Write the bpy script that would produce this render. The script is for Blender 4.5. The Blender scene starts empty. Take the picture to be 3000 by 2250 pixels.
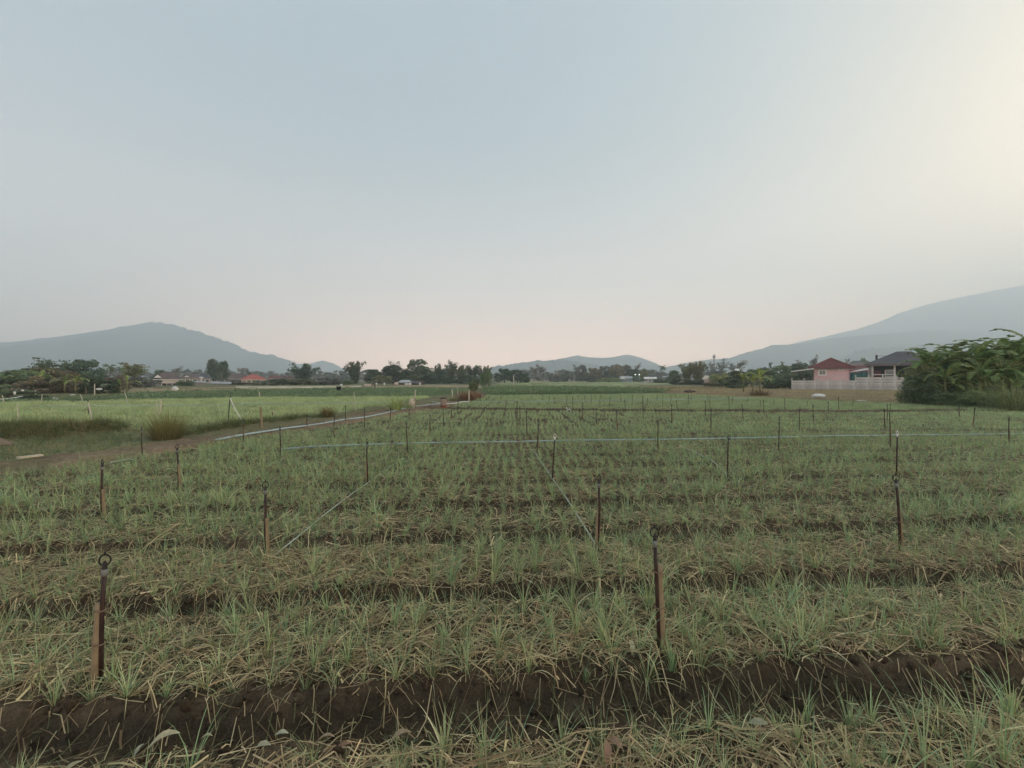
import bpy, math, random
import numpy as np
from mathutils import Vector, Matrix

# ------------------------------------------------------------------ camera, sky, sun, exposure
SC = bpy.context.scene
COL = SC.collection
FPX, CX, HOR, CAMH = 1300.0, 1500.0, 1109.0, 1.65     # focal length and horizon measured on the 3000 px frame

cam = bpy.data.cameras.new('camera')
cam.sensor_width = 36.0
cam.lens = FPX / 3000.0 * 36.0
cam.shift_y = -(1125.0 - HOR) / 3000.0
cam.clip_start = 0.05
cam.clip_end = 20000.0
camo = bpy.data.objects.new('camera', cam)
camo.location = (0, 0, CAMH)
camo.rotation_euler = (math.radians(90), 0, 0)
COL.objects.link(camo)
SC.camera = camo

SUN_AZ, SUN_EL = math.radians(66), math.radians(18)     # to the right of the view direction (+Y)
SUN_DIR = Vector((math.sin(SUN_AZ) * math.cos(SUN_EL), math.cos(SUN_AZ) * math.cos(SUN_EL), math.sin(SUN_EL)))

world = bpy.data.worlds.new('World')
SC.world = world
world.use_nodes = True
wn, wl = world.node_tree.nodes, world.node_tree.links
wn.clear()
w_out = wn.new('ShaderNodeOutputWorld')
w_bg = wn.new('ShaderNodeBackground')
w_sky = wn.new('ShaderNodeTexSky')
w_sky.sky_type = 'NISHITA'
w_sky.sun_disc = False
w_sky.sun_elevation = SUN_EL
w_sky.sun_rotation = SUN_AZ
w_sky.air_density = 1.2
w_sky.dust_density = 6.0
w_sky.ozone_density = 1.0
w_tc = wn.new('ShaderNodeTexCoord')
w_sep = wn.new('ShaderNodeSeparateXYZ')
wl.new(w_tc.outputs['Generated'], w_sep.inputs[0])
w_ramp = wn.new('ShaderNodeValToRGB')                    # dusty evening air: warm low down, blue grey higher up
w_ramp.color_ramp.interpolation = 'B_SPLINE'
els = w_ramp.color_ramp.elements
SKY_GAIN = 5.0
SKY_STOPS = [(0.00, (4.8, 3.1, 2.35)), (0.10, (2.72, 1.88, 1.48)), (0.21, (0.98, 0.87, 0.84)),
             (0.40, (0.185, 0.305, 0.40)), (0.62, (0.185, 0.305, 0.40)), (1.00, (0.185, 0.305, 0.40))]
SKY_STOPS = [(p_, tuple(v_ / SKY_GAIN for v_ in c_)) for p_, c_ in SKY_STOPS]
els[0].position, els[0].color = SKY_STOPS[0][0], (*SKY_STOPS[0][1], 1)
els[1].position, els[1].color = SKY_STOPS[-1][0], (*SKY_STOPS[-1][1], 1)
for p_, c_ in SKY_STOPS[1:-1]:
    e_ = els.new(p_); e_.color = (*c_, 1)
wl.new(w_sep.outputs['Z'], w_ramp.inputs['Fac'])
w_dot = wn.new('ShaderNodeVectorMath'); w_dot.operation = 'DOT_PRODUCT'
w_dot.inputs[1].default_value = Vector((math.sin(SUN_AZ) * math.cos(math.radians(3)), math.cos(SUN_AZ) * math.cos(math.radians(3)), math.sin(math.radians(3))))   # the glow hangs low in the dust
wl.new(w_tc.outputs['Generated'], w_dot.inputs[0])
w_half = wn.new('ShaderNodeMath'); w_half.operation = 'MULTIPLY_ADD'; w_half.use_clamp = True
w_half.inputs[1].default_value = .5; w_half.inputs[2].default_value = .5
wl.new(w_dot.outputs['Value'], w_half.inputs[0])
w_glow = wn.new('ShaderNodeMath'); w_glow.operation = 'POWER'; w_glow.inputs[1].default_value = 15.0
wl.new(w_half.outputs[0], w_glow.inputs[0])
w_gcol = wn.new('ShaderNodeMix'); w_gcol.data_type = 'RGBA'; w_gcol.blend_type = 'ADD'
w_gcol.inputs[7].default_value = (1.15, 0.66, 0.04, 1)
wl.new(w_glow.outputs[0], w_gcol.inputs[0])
w_gain = wn.new('ShaderNodeVectorMath'); w_gain.operation = 'SCALE'; w_gain.inputs['Scale'].default_value = SKY_GAIN
wl.new(w_ramp.outputs[0], w_gain.inputs[0])
w_az = wn.new('ShaderNodeVectorMath'); w_az.operation = 'DOT_PRODUCT'          # the low sky is cooler and dimmer away from the sun
w_az.inputs[1].default_value = Vector((math.sin(SUN_AZ), math.cos(SUN_AZ), 0))
wl.new(w_tc.outputs['Generated'], w_az.inputs[0])
w_azr = wn.new('ShaderNodeMapRange'); w_azr.inputs['From Min'].default_value = -1.0; w_azr.inputs['From Max'].default_value = -0.25
wl.new(w_az.outputs['Value'], w_azr.inputs['Value'])
w_azc = wn.new('ShaderNodeMix'); w_azc.data_type = 'RGBA'
w_azc.inputs[6].default_value = (0.55, 0.76, 0.90, 1)
w_azc.inputs[7].default_value = (1.04, 1.03, 1.0, 1)
wl.new(w_azr.outputs[0], w_azc.inputs[0])
w_mul = wn.new('ShaderNodeMix'); w_mul.data_type = 'RGBA'; w_mul.blend_type = 'MULTIPLY'; w_mul.inputs[0].default_value = 1.0
wl.new(w_gain.outputs[0], w_mul.inputs[6]); wl.new(w_azc.outputs[2], w_mul.inputs[7])
wl.new(w_mul.outputs[2], w_gcol.inputs[6])
w_add = wn.new('ShaderNodeMix'); w_add.data_type = 'RGBA'; w_add.blend_type = 'ADD'
w_add.inputs[0].default_value = 0.015
wl.new(w_gcol.outputs[2], w_add.inputs[6])
wl.new(w_sky.outputs[0], w_add.inputs[7])
wl.new(w_add.outputs[2], w_bg.inputs['Color'])
w_bg.inputs['Strength'].default_value = 1.0
wl.new(w_bg.outputs[0], w_out.inputs['Surface'])

sun = bpy.data.lights.new('sun', 'SUN')
sun.energy = 2.2
sun.angle = math.radians(45)
sun.color = (1.0, 0.95, 0.84)
suno = bpy.data.objects.new('sun', sun)
suno.rotation_euler = (-SUN_DIR).to_track_quat('-Z', 'Y').to_euler()
COL.objects.link(suno)

SC.view_settings.view_transform = 'Standard'
SC.view_settings.look = 'None'
SC.view_settings.gamma = 1.0
SC.view_settings.exposure = 0.16
SC.view_settings.use_curve_mapping = False
SC.render.engine = 'CYCLES'
SC.cycles.max_bounces = 12
SC.cycles.diffuse_bounces = 3
SC.cycles.transmission_bounces = 4
SC.cycles.volume_bounces = 8
SC.cycles.transparent_max_bounces = 8
SC.cycles.use_denoising = True
HAZE_DENSITY = 0.00064
HAZE_COLOR = (0.84, 0.945, 1.0)

# ------------------------------------------------------------------ helpers
R = math.radians
rng = np.random.default_rng(11)
random.seed(5)


def G(x, y):
    """ground point seen at photo pixel (x, y)"""
    Y = FPX * CAMH / (y - HOR)
    return ((x - CX) / FPX * Y, Y)


def P(x, y, Y):
    """point at depth Y seen at photo pixel (x, y)"""
    return Vector(((x - CX) / FPX * Y, Y, CAMH - (y - HOR) / FPX * Y))


def _lat(ix, iy, s):
    n = (ix.astype(np.int64) * 374761393 + iy.astype(np.int64) * 668265263 + s * 974711) & 0x7fffffff
    n = ((n ^ (n >> 13)) * 1274126177) & 0x7fffffff
    return ((n ^ (n >> 16)) & 0xffff) / 65535.0


def vnoise(x, y, s=0):
    x = np.asarray(x, float); y = np.asarray(y, float)
    ix, iy = np.floor(x), np.floor(y)
    fx, fy = x - ix, y - iy
    fx = fx * fx * (3 - 2 * fx); fy = fy * fy * (3 - 2 * fy)
    a, b = _lat(ix, iy, s), _lat(ix + 1, iy, s)
    c, d = _lat(ix, iy + 1, s), _lat(ix + 1, iy + 1, s)
    return (a + (b - a) * fx) * (1 - fy) + (c + (d - c) * fx) * fy


def fbm(x, y, s=0, o=3):
    v, a, t = 0, 1.0, 0
    for k in range(o):
        v = v + a * vnoise(x * 2 ** k + 17.3 * k, y * 2 ** k - 9.1 * k, s + k)
        t += a; a *= .5
    return v / t


def sstep(a, b, x):
    t = np.clip((x - a) / (b - a), 0, 1)
    return t * t * (3 - 2 * t)


def inpoly(x, y, poly):
    x = np.asarray(x, float); y = np.asarray(y, float)
    r = np.zeros(x.shape, bool)
    n = len(poly)
    for i in range(n):
        x0, y0 = poly[i]; x1, y1 = poly[(i + 1) % n]
        if y0 == y1:
            continue
        c = ((y0 > y) != (y1 > y)) & (x < (x1 - x0) * (y - y0) / (y1 - y0) + x0)
        r ^= c
    return r


def dline(x, y, pts):
    """distance to a polyline"""
    d = np.full(np.shape(x), 1e9)
    for (x0, y0), (x1, y1) in zip(pts[:-1], pts[1:]):
        dx, dy = x1 - x0, y1 - y0
        t = np.clip(((x - x0) * dx + (y - y0) * dy) / (dx * dx + dy * dy), 0, 1)
        d = np.minimum(d, np.hypot(x - x0 - t * dx, y - y0 - t * dy))
    return d


def mesh_np(name, verts, faces, mat=None, cols=None, smooth=False):
    """faces: (N,3) or (N,4) int array"""
    verts = np.asarray(verts, np.float32); faces = np.asarray(faces, np.int32)
    m = bpy.data.meshes.new(name)
    n, k = faces.shape
    m.vertices.add(len(verts)); m.vertices.foreach_set('co', verts.ravel())
    m.loops.add(n * k); m.loops.foreach_set('vertex_index', faces.ravel())
    m.polygons.add(n)
    m.polygons.foreach_set('loop_start', np.arange(0, n * k, k, dtype=np.int32))
    if smooth:
        m.polygons.foreach_set('use_smooth', np.ones(n, bool))
    m.update(calc_edges=True)
    if cols is not None:
        a = m.color_attributes.new('Col', 'FLOAT_COLOR', 'POINT')
        c = np.ones((len(verts), 4), np.float32); c[:, :3] = cols
        a.data.foreach_set('color', c.ravel())
    if mat:
        m.materials.append(mat)
    return m


class MB:
    """collects shapes for ONE mesh"""
    def __init__(s):
        s.v, s.f, s.c = [], [], []
        s.col = (1, 1, 1)

    def add(s, vs, fs, col=None):
        o = len(s.v)
        s.v += [tuple(p) for p in vs]
        s.c += [col or s.col] * len(vs)
        s.f += [tuple(i + o for i in f) for f in fs]
        return s

    def box(s, c, d, rz=0, col=None, M=None):
        hx, hy, hz = d[0] / 2, d[1] / 2, d[2] / 2
        vs = [Vector((x, y, z)) for z in (-hz, hz) for x, y in ((-hx, -hy), (hx, -hy), (hx, hy), (-hx, hy))]
        m = M if M is not None else Matrix.Rotation(rz, 3, 'Z')
        c = Vector(c)
        return s.add([m @ v + c for v in vs], [(3, 2, 1, 0), (4, 5, 6, 7), (0, 1, 5, 4), (1, 2, 6, 5), (2, 3, 7, 6), (3, 0, 4, 7)], col)

    def prism(s, pts, off, col=None):
        """polygon pts extruded by the vector off"""
        n = len(pts); off = Vector(off)
        vs = [Vector(p) for p in pts] + [Vector(p) + off for p in pts]
        return s.add(vs, [tuple(range(n - 1, -1, -1)), tuple(range(n, 2 * n))] + [(i, (i + 1) % n, (i + 1) % n + n, i + n) for i in range(n)], col)

    def tube(s, pts, rad, n=8, col=None, cap=True):
        pts = [Vector(p) for p in pts]
        if not hasattr(rad, '__len__'):
            rad = [rad] * len(pts)
        vs, up = [], None
        for i, p in enumerate(pts):
            t = (pts[min(i + 1, len(pts) - 1)] - pts[max(i - 1, 0)])
            t = t.normalized() if t.length > 1e-9 else Vector((0, 0, 1))
            if up is None:
                up = Vector((1, 0, 0)) if abs(t.x) < .8 else Vector((0, 1, 0))
            a = (up - t * up.dot(t)).normalized(); b = t.cross(a); up = a
            for k in range(n):
                w = 2 * math.pi * k / n
                vs.append(p + (a * math.cos(w) + b * math.sin(w)) * rad[i])
        fs = [(i * n + k, i * n + (k + 1) % n, (i + 1) * n + (k + 1) % n, (i + 1) * n + k) for i in range(len(pts) - 1) for k in range(n)]
        if cap:
            fs += [tuple(range(n - 1, -1, -1)), tuple(range((len(pts) - 1) * n, len(pts) * n))]
        return s.add(vs, fs, col)

    def lathe(s, prof, n=12, c=(0, 0, 0), col=None):
        vs = [(c[0] + r * math.cos(2 * math.pi * k / n), c[1] + r * math.sin(2 * math.pi * k / n), c[2] + z) for r, z in prof for k in range(n)]
        fs = [(i * n + k, i * n + (k + 1) % n, (i + 1) * n + (k + 1) % n, (i + 1) * n + k) for i in range(len(prof) - 1) for k in range(n)]
        return s.add(vs, fs, col)

    def ring(s, c, rx, rz, r, n=14, m=6, rot=0, col=None):
        """an upright ring (oval frame)"""
        vs = []
        for i in range(n):
            a = 2 * math.pi * i / n
            p = Vector((math.cos(a) * rx, 0, math.sin(a) * rz)); q = Vector((math.cos(a), 0, math.sin(a)))
            for k in range(m):
                w = 2 * math.pi * k / m
                v = p + q * math.cos(w) * r + Vector((0, 1, 0)) * math.sin(w) * r
                vs.append(Matrix.Rotation(rot, 3, 'Z') @ v + Vector(c))
        fs = [(i * m + k, i * m + (k + 1) % m, ((i + 1) % n) * m + (k + 1) % m, ((i + 1) % n) * m + k) for i in range(n) for k in range(m)]
        return s.add(vs, fs, col)

    def blade(s, base, yaw, L, w, lean, bend, segs=3, col=None, twist=0.0, tipcol=None):
        """a thin leaf that leaves base at angle lean from the vertical and bends over"""
        d = Vector((math.cos(yaw), math.sin(yaw), 0)); sd = Vector((-math.sin(yaw), math.cos(yaw), 0))
        p = Vector(base); a = lean
        vs, cs = [], []
        c0 = col or s.col; c1 = tipcol or c0
        for i in range(segs + 1):
            f = i / segs
            ww = w * (1 - f) ** .7 if i < segs else w * .08
            q = (sd * math.cos(twist * f) + Vector((0, 0, 1)) * math.sin(twist * f)) * ww * .5
            vs += [p - q, p + q]
            cs += [tuple(c0[j] * (1 - f) + c1[j] * f for j in range(3))] * 2
            a += bend / segs * (.5 + f)
            p = p + (d * math.sin(a) + Vector((0, 0, 1)) * math.cos(a)) * (L / segs)
        o = len(s.v)
        s.v += [tuple(v) for v in vs]; s.c += cs
        s.f += [(o + 2 * i, o + 2 * i + 1, o + 2 * i + 3, o + 2 * i + 2) for i in range(segs)]
        return s

    def mesh(s, name, mat, smooth=False):
        m = bpy.data.meshes.new(name)
        m.from_pydata(s.v, [], s.f)
        a = m.color_attributes.new('Col', 'FLOAT_COLOR', 'POINT')
        a.data.foreach_set('color', np.c_[np.array(s.c, np.float32), np.ones(len(s.c), np.float32)].ravel())
        if smooth:
            m.polygons.foreach_set('use_smooth', np.ones(len(m.polygons), bool))
        m.materials.append(mat)
        m.update()
        return m

    def build(s, name, mat, parent=None, smooth=False):
        return obj(name, s.mesh(name, mat, smooth), parent)


def obj(name, data, parent=None, loc=None, rz=0, scale=None):
    o = bpy.data.objects.new(name, data)
    COL.objects.link(o)
    if parent is not None:
        o.parent = parent
    if loc is not None:
        o.location = loc
    if rz:
        o.rotation_euler = (0, 0, rz)
    if scale is not None:
        o.scale = scale
    return o


def tag(o, label=None, cat=None, group=None, kind=None):
    if label: o['label'] = label
    if cat: o['category'] = cat
    if group: o['group'] = group
    if kind: o['kind'] = kind
    return o


def thing(name, loc, label, cat, group=None, rz=0, scale=None):
    return tag(obj(name, None, None, loc, rz, scale), label, cat, group)


ORD = ['first', 'second', 'third', 'fourth', 'fifth', 'sixth', 'seventh', 'eighth', 'ninth', 'tenth', 'eleventh', 'twelfth',
       'thirteenth', 'fourteenth', 'fifteenth', 'sixteenth', 'seventeenth', 'eighteenth', 'nineteenth', 'twentieth']
ORD += ['twenty-' + w for w in ORD[:9]] + ['thirtieth'] + ['thirty-' + w for w in ORD[:9]] + ['fortieth'] + ['forty-' + w for w in ORD[:9]]


# ------------------------------------------------------------------ materials
def mat_new(name):
    m = bpy.data.materials.new(name); m.use_nodes = True
    n, l = m.node_tree.nodes, m.node_tree.links
    return m, n, l, n['Principled BSDF']


def mat(name, col, rough=.7, var=.18, scale=6.0, spec=.3, bump=0.0, metal=0.0, vcol=True, detail=4, stain=None):
    """plain material: base colour x vertex colour with blotchy variation"""
    m, n, l, b = mat_new(name)
    tc = n.new('ShaderNodeTexCoord')
    nz = n.new('ShaderNodeTexNoise'); nz.inputs['Scale'].default_value = scale; nz.inputs['Detail'].default_value = detail
    l.new(tc.outputs['Object'], nz.inputs['Vector'])
    mr = n.new('ShaderNodeMapRange')
    mr.inputs['From Min'].default_value = .25; mr.inputs['From Max'].default_value = .75
    mr.inputs['To Min'].default_value = 1 - var; mr.inputs['To Max'].default_value = 1 + var
    l.new(nz.outputs['Fac'], mr.inputs['Value'])
    mx = n.new('ShaderNodeMix'); mx.data_type = 'RGBA'; mx.blend_type = 'MULTIPLY'; mx.inputs[0].default_value = 1
    mx.inputs[6].default_value = (*col, 1)
    l.new(mr.outputs[0], mx.inputs[7])
    out = mx.outputs[2]
    if vcol:
        at = n.new('ShaderNodeAttribute'); at.attribute_name = 'Col'
        m2 = n.new('ShaderNodeMix'); m2.data_type = 'RGBA'; m2.blend_type = 'MULTIPLY'; m2.inputs[0].default_value = 1
        l.new(out, m2.inputs[6]); l.new(at.outputs['Color'], m2.inputs[7]); out = m2.outputs[2]
    if stain:
        n2 = n.new('ShaderNodeTexNoise'); n2.inputs['Scale'].default_value = stain[1]; n2.inputs['Detail'].default_value = 5
        mp = n.new('ShaderNodeMapping'); mp.inputs['Scale'].default_value = (1, 1, stain[3] if len(stain) > 3 else .35)
        l.new(tc.outputs['Object'], mp.inputs[0]); l.new(mp.outputs[0], n2.inputs['Vector'])
        r2 = n.new('ShaderNodeMapRange'); r2.inputs['From Min'].default_value = .48; r2.inputs['From Max'].default_value = .68
        r2.inputs['To Max'].default_value = stain[2]
        l.new(n2.outputs['Fac'], r2.inputs['Value'])
        m3 = n.new('ShaderNodeMix'); m3.data_type = 'RGBA'
        l.new(r2.outputs[0], m3.inputs[0]); l.new(out, m3.inputs[6]); m3.inputs[7].default_value = (*stain[0], 1); out = m3.outputs[2]
    l.new(out, b.inputs['Base Color'])
    b.inputs['Roughness'].default_value = rough
    b.inputs['Specular IOR Level'].default_value = spec
    b.inputs['Metallic'].default_value = metal
    if bump:
        bp = n.new('ShaderNodeBump'); bp.inputs['Strength'].default_value = bump; bp.inputs['Distance'].default_value = .02
        l.new(nz.outputs['Fac'], bp.inputs['Height']); l.new(bp.outputs[0], b.inputs['Normal'])
    return m


def leaf_mat(name, col, var=.22, trans=.25, rough=.55, hue=.02):
    """foliage: vertex colour per leaf, brightness and hue per object, light coming through"""
    m, n, l, b = mat_new(name)
    at = n.new('ShaderNodeAttribute'); at.attribute_name = 'Col'
    mx = n.new('ShaderNodeMix'); mx.data_type = 'RGBA'; mx.blend_type = 'MULTIPLY'; mx.inputs[0].default_value = 1
    mx.inputs[6].default_value = (*col, 1); l.new(at.outputs['Color'], mx.inputs[7])
    oi = n.new('ShaderNodeObjectInfo')
    hs = n.new('ShaderNodeHueSaturation')
    v = n.new('ShaderNodeMapRange'); v.inputs['To Min'].default_value = 1 - var; v.inputs['To Max'].default_value = 1 + var
    h = n.new('ShaderNodeMapRange'); h.inputs['To Min'].default_value = .5 - hue; h.inputs['To Max'].default_value = .5 + hue
    sc = n.new('ShaderNodeMath'); sc.operation = 'MULTIPLY'; sc.inputs[1].default_value = 7.31
    fr = n.new('ShaderNodeMath'); fr.operation = 'FRACT'
    l.new(oi.outputs['Random'], v.inputs['Value'])
    l.new(oi.outputs['Random'], sc.inputs[0]); l.new(sc.outputs[0], fr.inputs[0]); l.new(fr.outputs[0], h.inputs['Value'])
    l.new(v.outputs[0], hs.inputs['Value']); l.new(h.outputs[0], hs.inputs['Hue'])
    l.new(mx.outputs[2], hs.inputs['Color'])
    l.new(hs.outputs[0], b.inputs['Base Color'])
    b.inputs['Roughness'].default_value = rough
    b.inputs['Specular IOR Level'].default_value = .25
    if trans:
        t = n.new('ShaderNodeBsdfTranslucent'); l.new(hs.outputs[0], t.inputs['Color'])
        ms = n.new('ShaderNodeMixShader'); ms.inputs[0].default_value = trans
        l.new(b.outputs[0], ms.inputs[1]); l.new(t.outputs[0], ms.inputs[2])
        l.new(ms.outputs[0], n['Material Output'].inputs['Surface'])
    return m


def ground_mat(name, bump=.6):
    """soil and stubble: zone colour from the mesh, broken up by clods and crumbs"""
    m, n, l, b = mat_new(name)
    at = n.new('ShaderNodeAttribute'); at.attribute_name = 'Col'
    tc = n.new('ShaderNodeTexCoord')
    def noise(s, d=5):
        z = n.new('ShaderNodeTexNoise'); z.inputs['Scale'].default_value = s; z.inputs['Detail'].default_value = d
        z.inputs['Roughness'].default_value = .65
        l.new(tc.outputs['Object'], z.inputs['Vector']); return z
    a, c, e = noise(.7), noise(9), noise(70, 3)
    def rng_(z, lo, hi):
        r = n.new('ShaderNodeMapRange'); r.inputs['From Min'].default_value = .28; r.inputs['From Max'].default_value = .72
        r.inputs['To Min'].default_value = lo; r.inputs['To Max'].default_value = hi
        l.new(z.outputs['Fac'], r.inputs['Value']); return r
    out = at.outputs['Color']
    for z, lo, hi in ((a, .75, 1.25), (c, .62, 1.38), (e, .7, 1.3)):
        x = n.new('ShaderNodeMix'); x.data_type = 'RGBA'; x.blend_type = 'MULTIPLY'; x.inputs[0].default_value = 1
        l.new(out, x.inputs[6]); l.new(rng_(z, lo, hi).outputs[0], x.inputs[7]); out = x.outputs[2]
    l.new(out, b.inputs['Base Color'])
    b.inputs['Roughness'].default_value = .92
    b.inputs['Specular IOR Level'].default_value = .15
    sm = n.new('ShaderNodeMath'); sm.operation = 'MULTIPLY_ADD'; sm.inputs[1].default_value = .35
    l.new(e.outputs['Fac'], sm.inputs[0]); l.new(c.outputs['Fac'], sm.inputs[2])
    bp = n.new('ShaderNodeBump'); bp.inputs['Strength'].default_value = bump; bp.inputs['Distance'].default_value = .05
    l.new(sm.outputs[0], bp.inputs['Height']); l.new(bp.outputs[0], b.inputs['Normal'])
    return m


M = {}
M['ground'] = ground_mat('soil_ground')
M['path'] = ground_mat('path_soil', .8)
M['hill'] = ground_mat('wooded_hill', 1.0)
M['onion_far'] = leaf_mat('onion_leaf_far_beds', (1.82, 1.96, 1.76), .2, .18, .5)
M['onion'] = leaf_mat('onion_leaf', (1.66, 1.76, 1.58), .2, .18, .5)
M['straw'] = leaf_mat('dry_straw', (1.38, 1.32, 1.08), .15, .1, .7)
M['grass'] = leaf_mat('grass_leaf', (1.3, 1.3, 1.25), .2, .2)
M['bark'] = mat('bark', (.12, .10, .08), .9, .3, 8)
M['pale_bark'] = mat('pale_bark', (.42, .40, .36), .85, .25, 5)
M['fol_dark'] = leaf_mat('foliage_dark_green', (0.088, 0.128, 0.066))
M['fol_mid'] = leaf_mat('foliage_mid_green', (0.14, 0.19, 0.088))
M['fol_olive'] = leaf_mat('foliage_olive', (0.19, 0.19, 0.09))
M['fol_brown'] = leaf_mat('foliage_dry_brown', (0.22, 0.175, 0.115))
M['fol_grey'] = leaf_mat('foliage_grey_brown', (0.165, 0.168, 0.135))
M['fol_light'] = leaf_mat('foliage_light_green', (0.27, 0.32, 0.12))
M['banana'] = leaf_mat('banana_leaf', (1.15, 1.15, 1.1), .18, .45, .4)
M['riser'] = mat('brown_pipe', (.034, .016, .012), .55, .4, 22, .35, stain=((.11, .085, .06), 14, .5, .4))
M['bamboo'] = mat('dry_bamboo', (.27, .21, .125), .6, .25, 14, .3, stain=((.11, .08, .05), 9, .6))
M['palebamboo'] = mat('weathered_pale_bamboo', (.50, .47, .36), .7, .2, 9)
M['black'] = mat('black_plastic', (.012, .012, .012), .45, .2, 20, .4)
M['tape'] = mat('grey_collar', (.19, .20, .18), .6, .2, 30)
M['pvc'] = mat('pale_blue_pipe', (.40, .54, .56), .55, .2, 5, .3, stain=((.22, .21, .15), 5, .85, 1.0))
M['hose'] = mat('pale_green_hose', (.40, .45, .36), .6, .2, 9)
M['white'] = mat('white_plastic', (.72, .71, .67), .6, .12, 6)
M['wood'] = mat('weathered_wood', (.20, .145, .10), .85, .3, 9)
M['leafdry'] = mat('fallen_leaf', (1, 1, 1), .75, .25, 30)
M['rust'] = mat('rusty_drum', (.30, .25, .2), .8, .25, 5, stain=((.16, .065, .035), 4, .9, 1))
# ------------------------------------------------------------------ the land
def gpoly(px, extra=()):
    return [G(*p) for p in px] + list(extra)


EDGE_L = [(0, 1395), (200, 1372), (420, 1340), (560, 1318), (700, 1292), (1000, 1248), (1200, 1211), (1290, 1198), (1340, 1186), (1395, 1170), (1425, 1161)]
EDGE_T = [(1425, 1159), (1900, 1154), (2010, 1157), (2200, 1165), (2400, 1175), (2700, 1188), (2900, 1196), (3000, 1202)]
MAIN = gpoly(EDGE_L + EDGE_T, [(34, 17.5), (40, 8), (40, -4), (-16, -4), (-16, 6.4)])
DITCH = [G(*p) for p in ((1215, 1199), (1250, 1197), (1500, 1200), (1800, 1203), (2100, 1204.5), (2500, 1206), (2800, 1203))] + [(25.5, 22.0), (34, 20.5)]
PATH_L = [(0, 1366), (150, 1349), (300, 1329), (420, 1312), (560, 1293), (700, 1276), (850, 1254), (950, 1237), (1100, 1207), (1200, 1191), (1290, 1179), (1380, 1160), (1410, 1151)]
LEFTF = gpoly([(0, 1268), (330, 1262), (600, 1249), (760, 1239), (900, 1222), (1000, 1209), (1130, 1189), (1245, 1168), (1262, 1162), (760, 1166), (300, 1175), (0, 1184)], [(-75, 31), (-75, 13)])
FARL = gpoly([(0, 1183), (300, 1174), (760, 1165), (1262, 1161), (1385, 1150), (1400, 1141), (1240, 1138), (1000, 1139), (640, 1146), (420, 1152), (330, 1162), (0, 1176)], [(-75, 33)])
POTATO = gpoly([(1425, 1157), (1700, 1155), (1900, 1152), (1965, 1149), (1880, 1142), (1700, 1136), (1450, 1135), (1410, 1142)])
STUB = gpoly([(2010, 1156), (1965, 1150), (1830, 1141), (1850, 1137), (1950, 1132), (2300, 1137), (2680, 1141), (2690, 1186), (2400, 1174), (2200, 1164)])
PALEG = gpoly([(1440, 1134), (1700, 1135), (1850, 1138), (1850, 1130), (1980, 1126), (1900, 1118), (1480, 1117)])
DRYL = gpoly([(380, 1150), (640, 1145), (1000, 1138), (1240, 1137), (1400, 1140), (1420, 1130), (1300, 1127), (1000, 1133), (640, 1134), (380, 1138)])
WEEDS_R = gpoly([(2680, 1142), (2690, 1187), (2900, 1195), (3000, 1201)], [(36, 17.8), (70, 22), (70, 60), (45, 62)])
PITCH, T0, SLOPE = 1.17, 2.24, .085


def furrow(X, Y):
    t = Y - SLOPE * X + .12 * (fbm(X * .5, Y * .5, 40) - .5)
    ph = (t - T0) / PITCH
    d = np.abs(ph - np.round(ph)) * PITCH
    return d, t


def hgt(X, Y, fine=True):
    X = np.asarray(X, float); Y = np.asarray(Y, float)
    d, t = furrow(X, Y)
    m = inpoly(X, Y, MAIN)
    amp = .165 * (1 - .5 * sstep(2.6, 4.8, t)) * (1 - .5 * sstep(5, 9, t))
    far_ = sstep(2.7, 3.2, t)
    wob = .10 * (fbm(X * 2.2, Y * 2.2, 21) - .5) + .16 * (1 - far_) * (fbm(X * .8, Y * .8, 24) - .45) + .06 * (vnoise(X * 9, Y * 9, 25) - .5)
    z = np.where(m, -amp * (1 - sstep(.10 - .05 * far_, .24 - .09 * far_, d + wob)), 0)
    z = z - .25 * (1 - sstep(.3, .75, dline(X, Y, DITCH)))
    z = z + .34 * np.exp(-(dline(X, Y, [G(0, 1284), G(150, 1282), G(320, 1272)]) / .55) ** 2)
    z = z + .10 * np.exp(-(dline(X, Y, [G(430, 1278), G(600, 1262), G(760, 1247), G(900, 1229)]) / .5) ** 2)
    z = z + .9 * np.exp(-(np.hypot((X - G(1560, 1133)[0]) / 4.2, (Y - 90) / 2.2)) ** 2)
    z = z + (~m) * .10 * (fbm(X * .6, Y * .6, 5) - .5)
    if fine:
        near = 1 - sstep(9, 16, np.hypot(X, Y))
        z = z + near * (.045 * (fbm(X * 3.1, Y * 3.1, 1) - .5) + .055 * (fbm(X * 10, Y * 10, 2) - .5))
    return z


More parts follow.
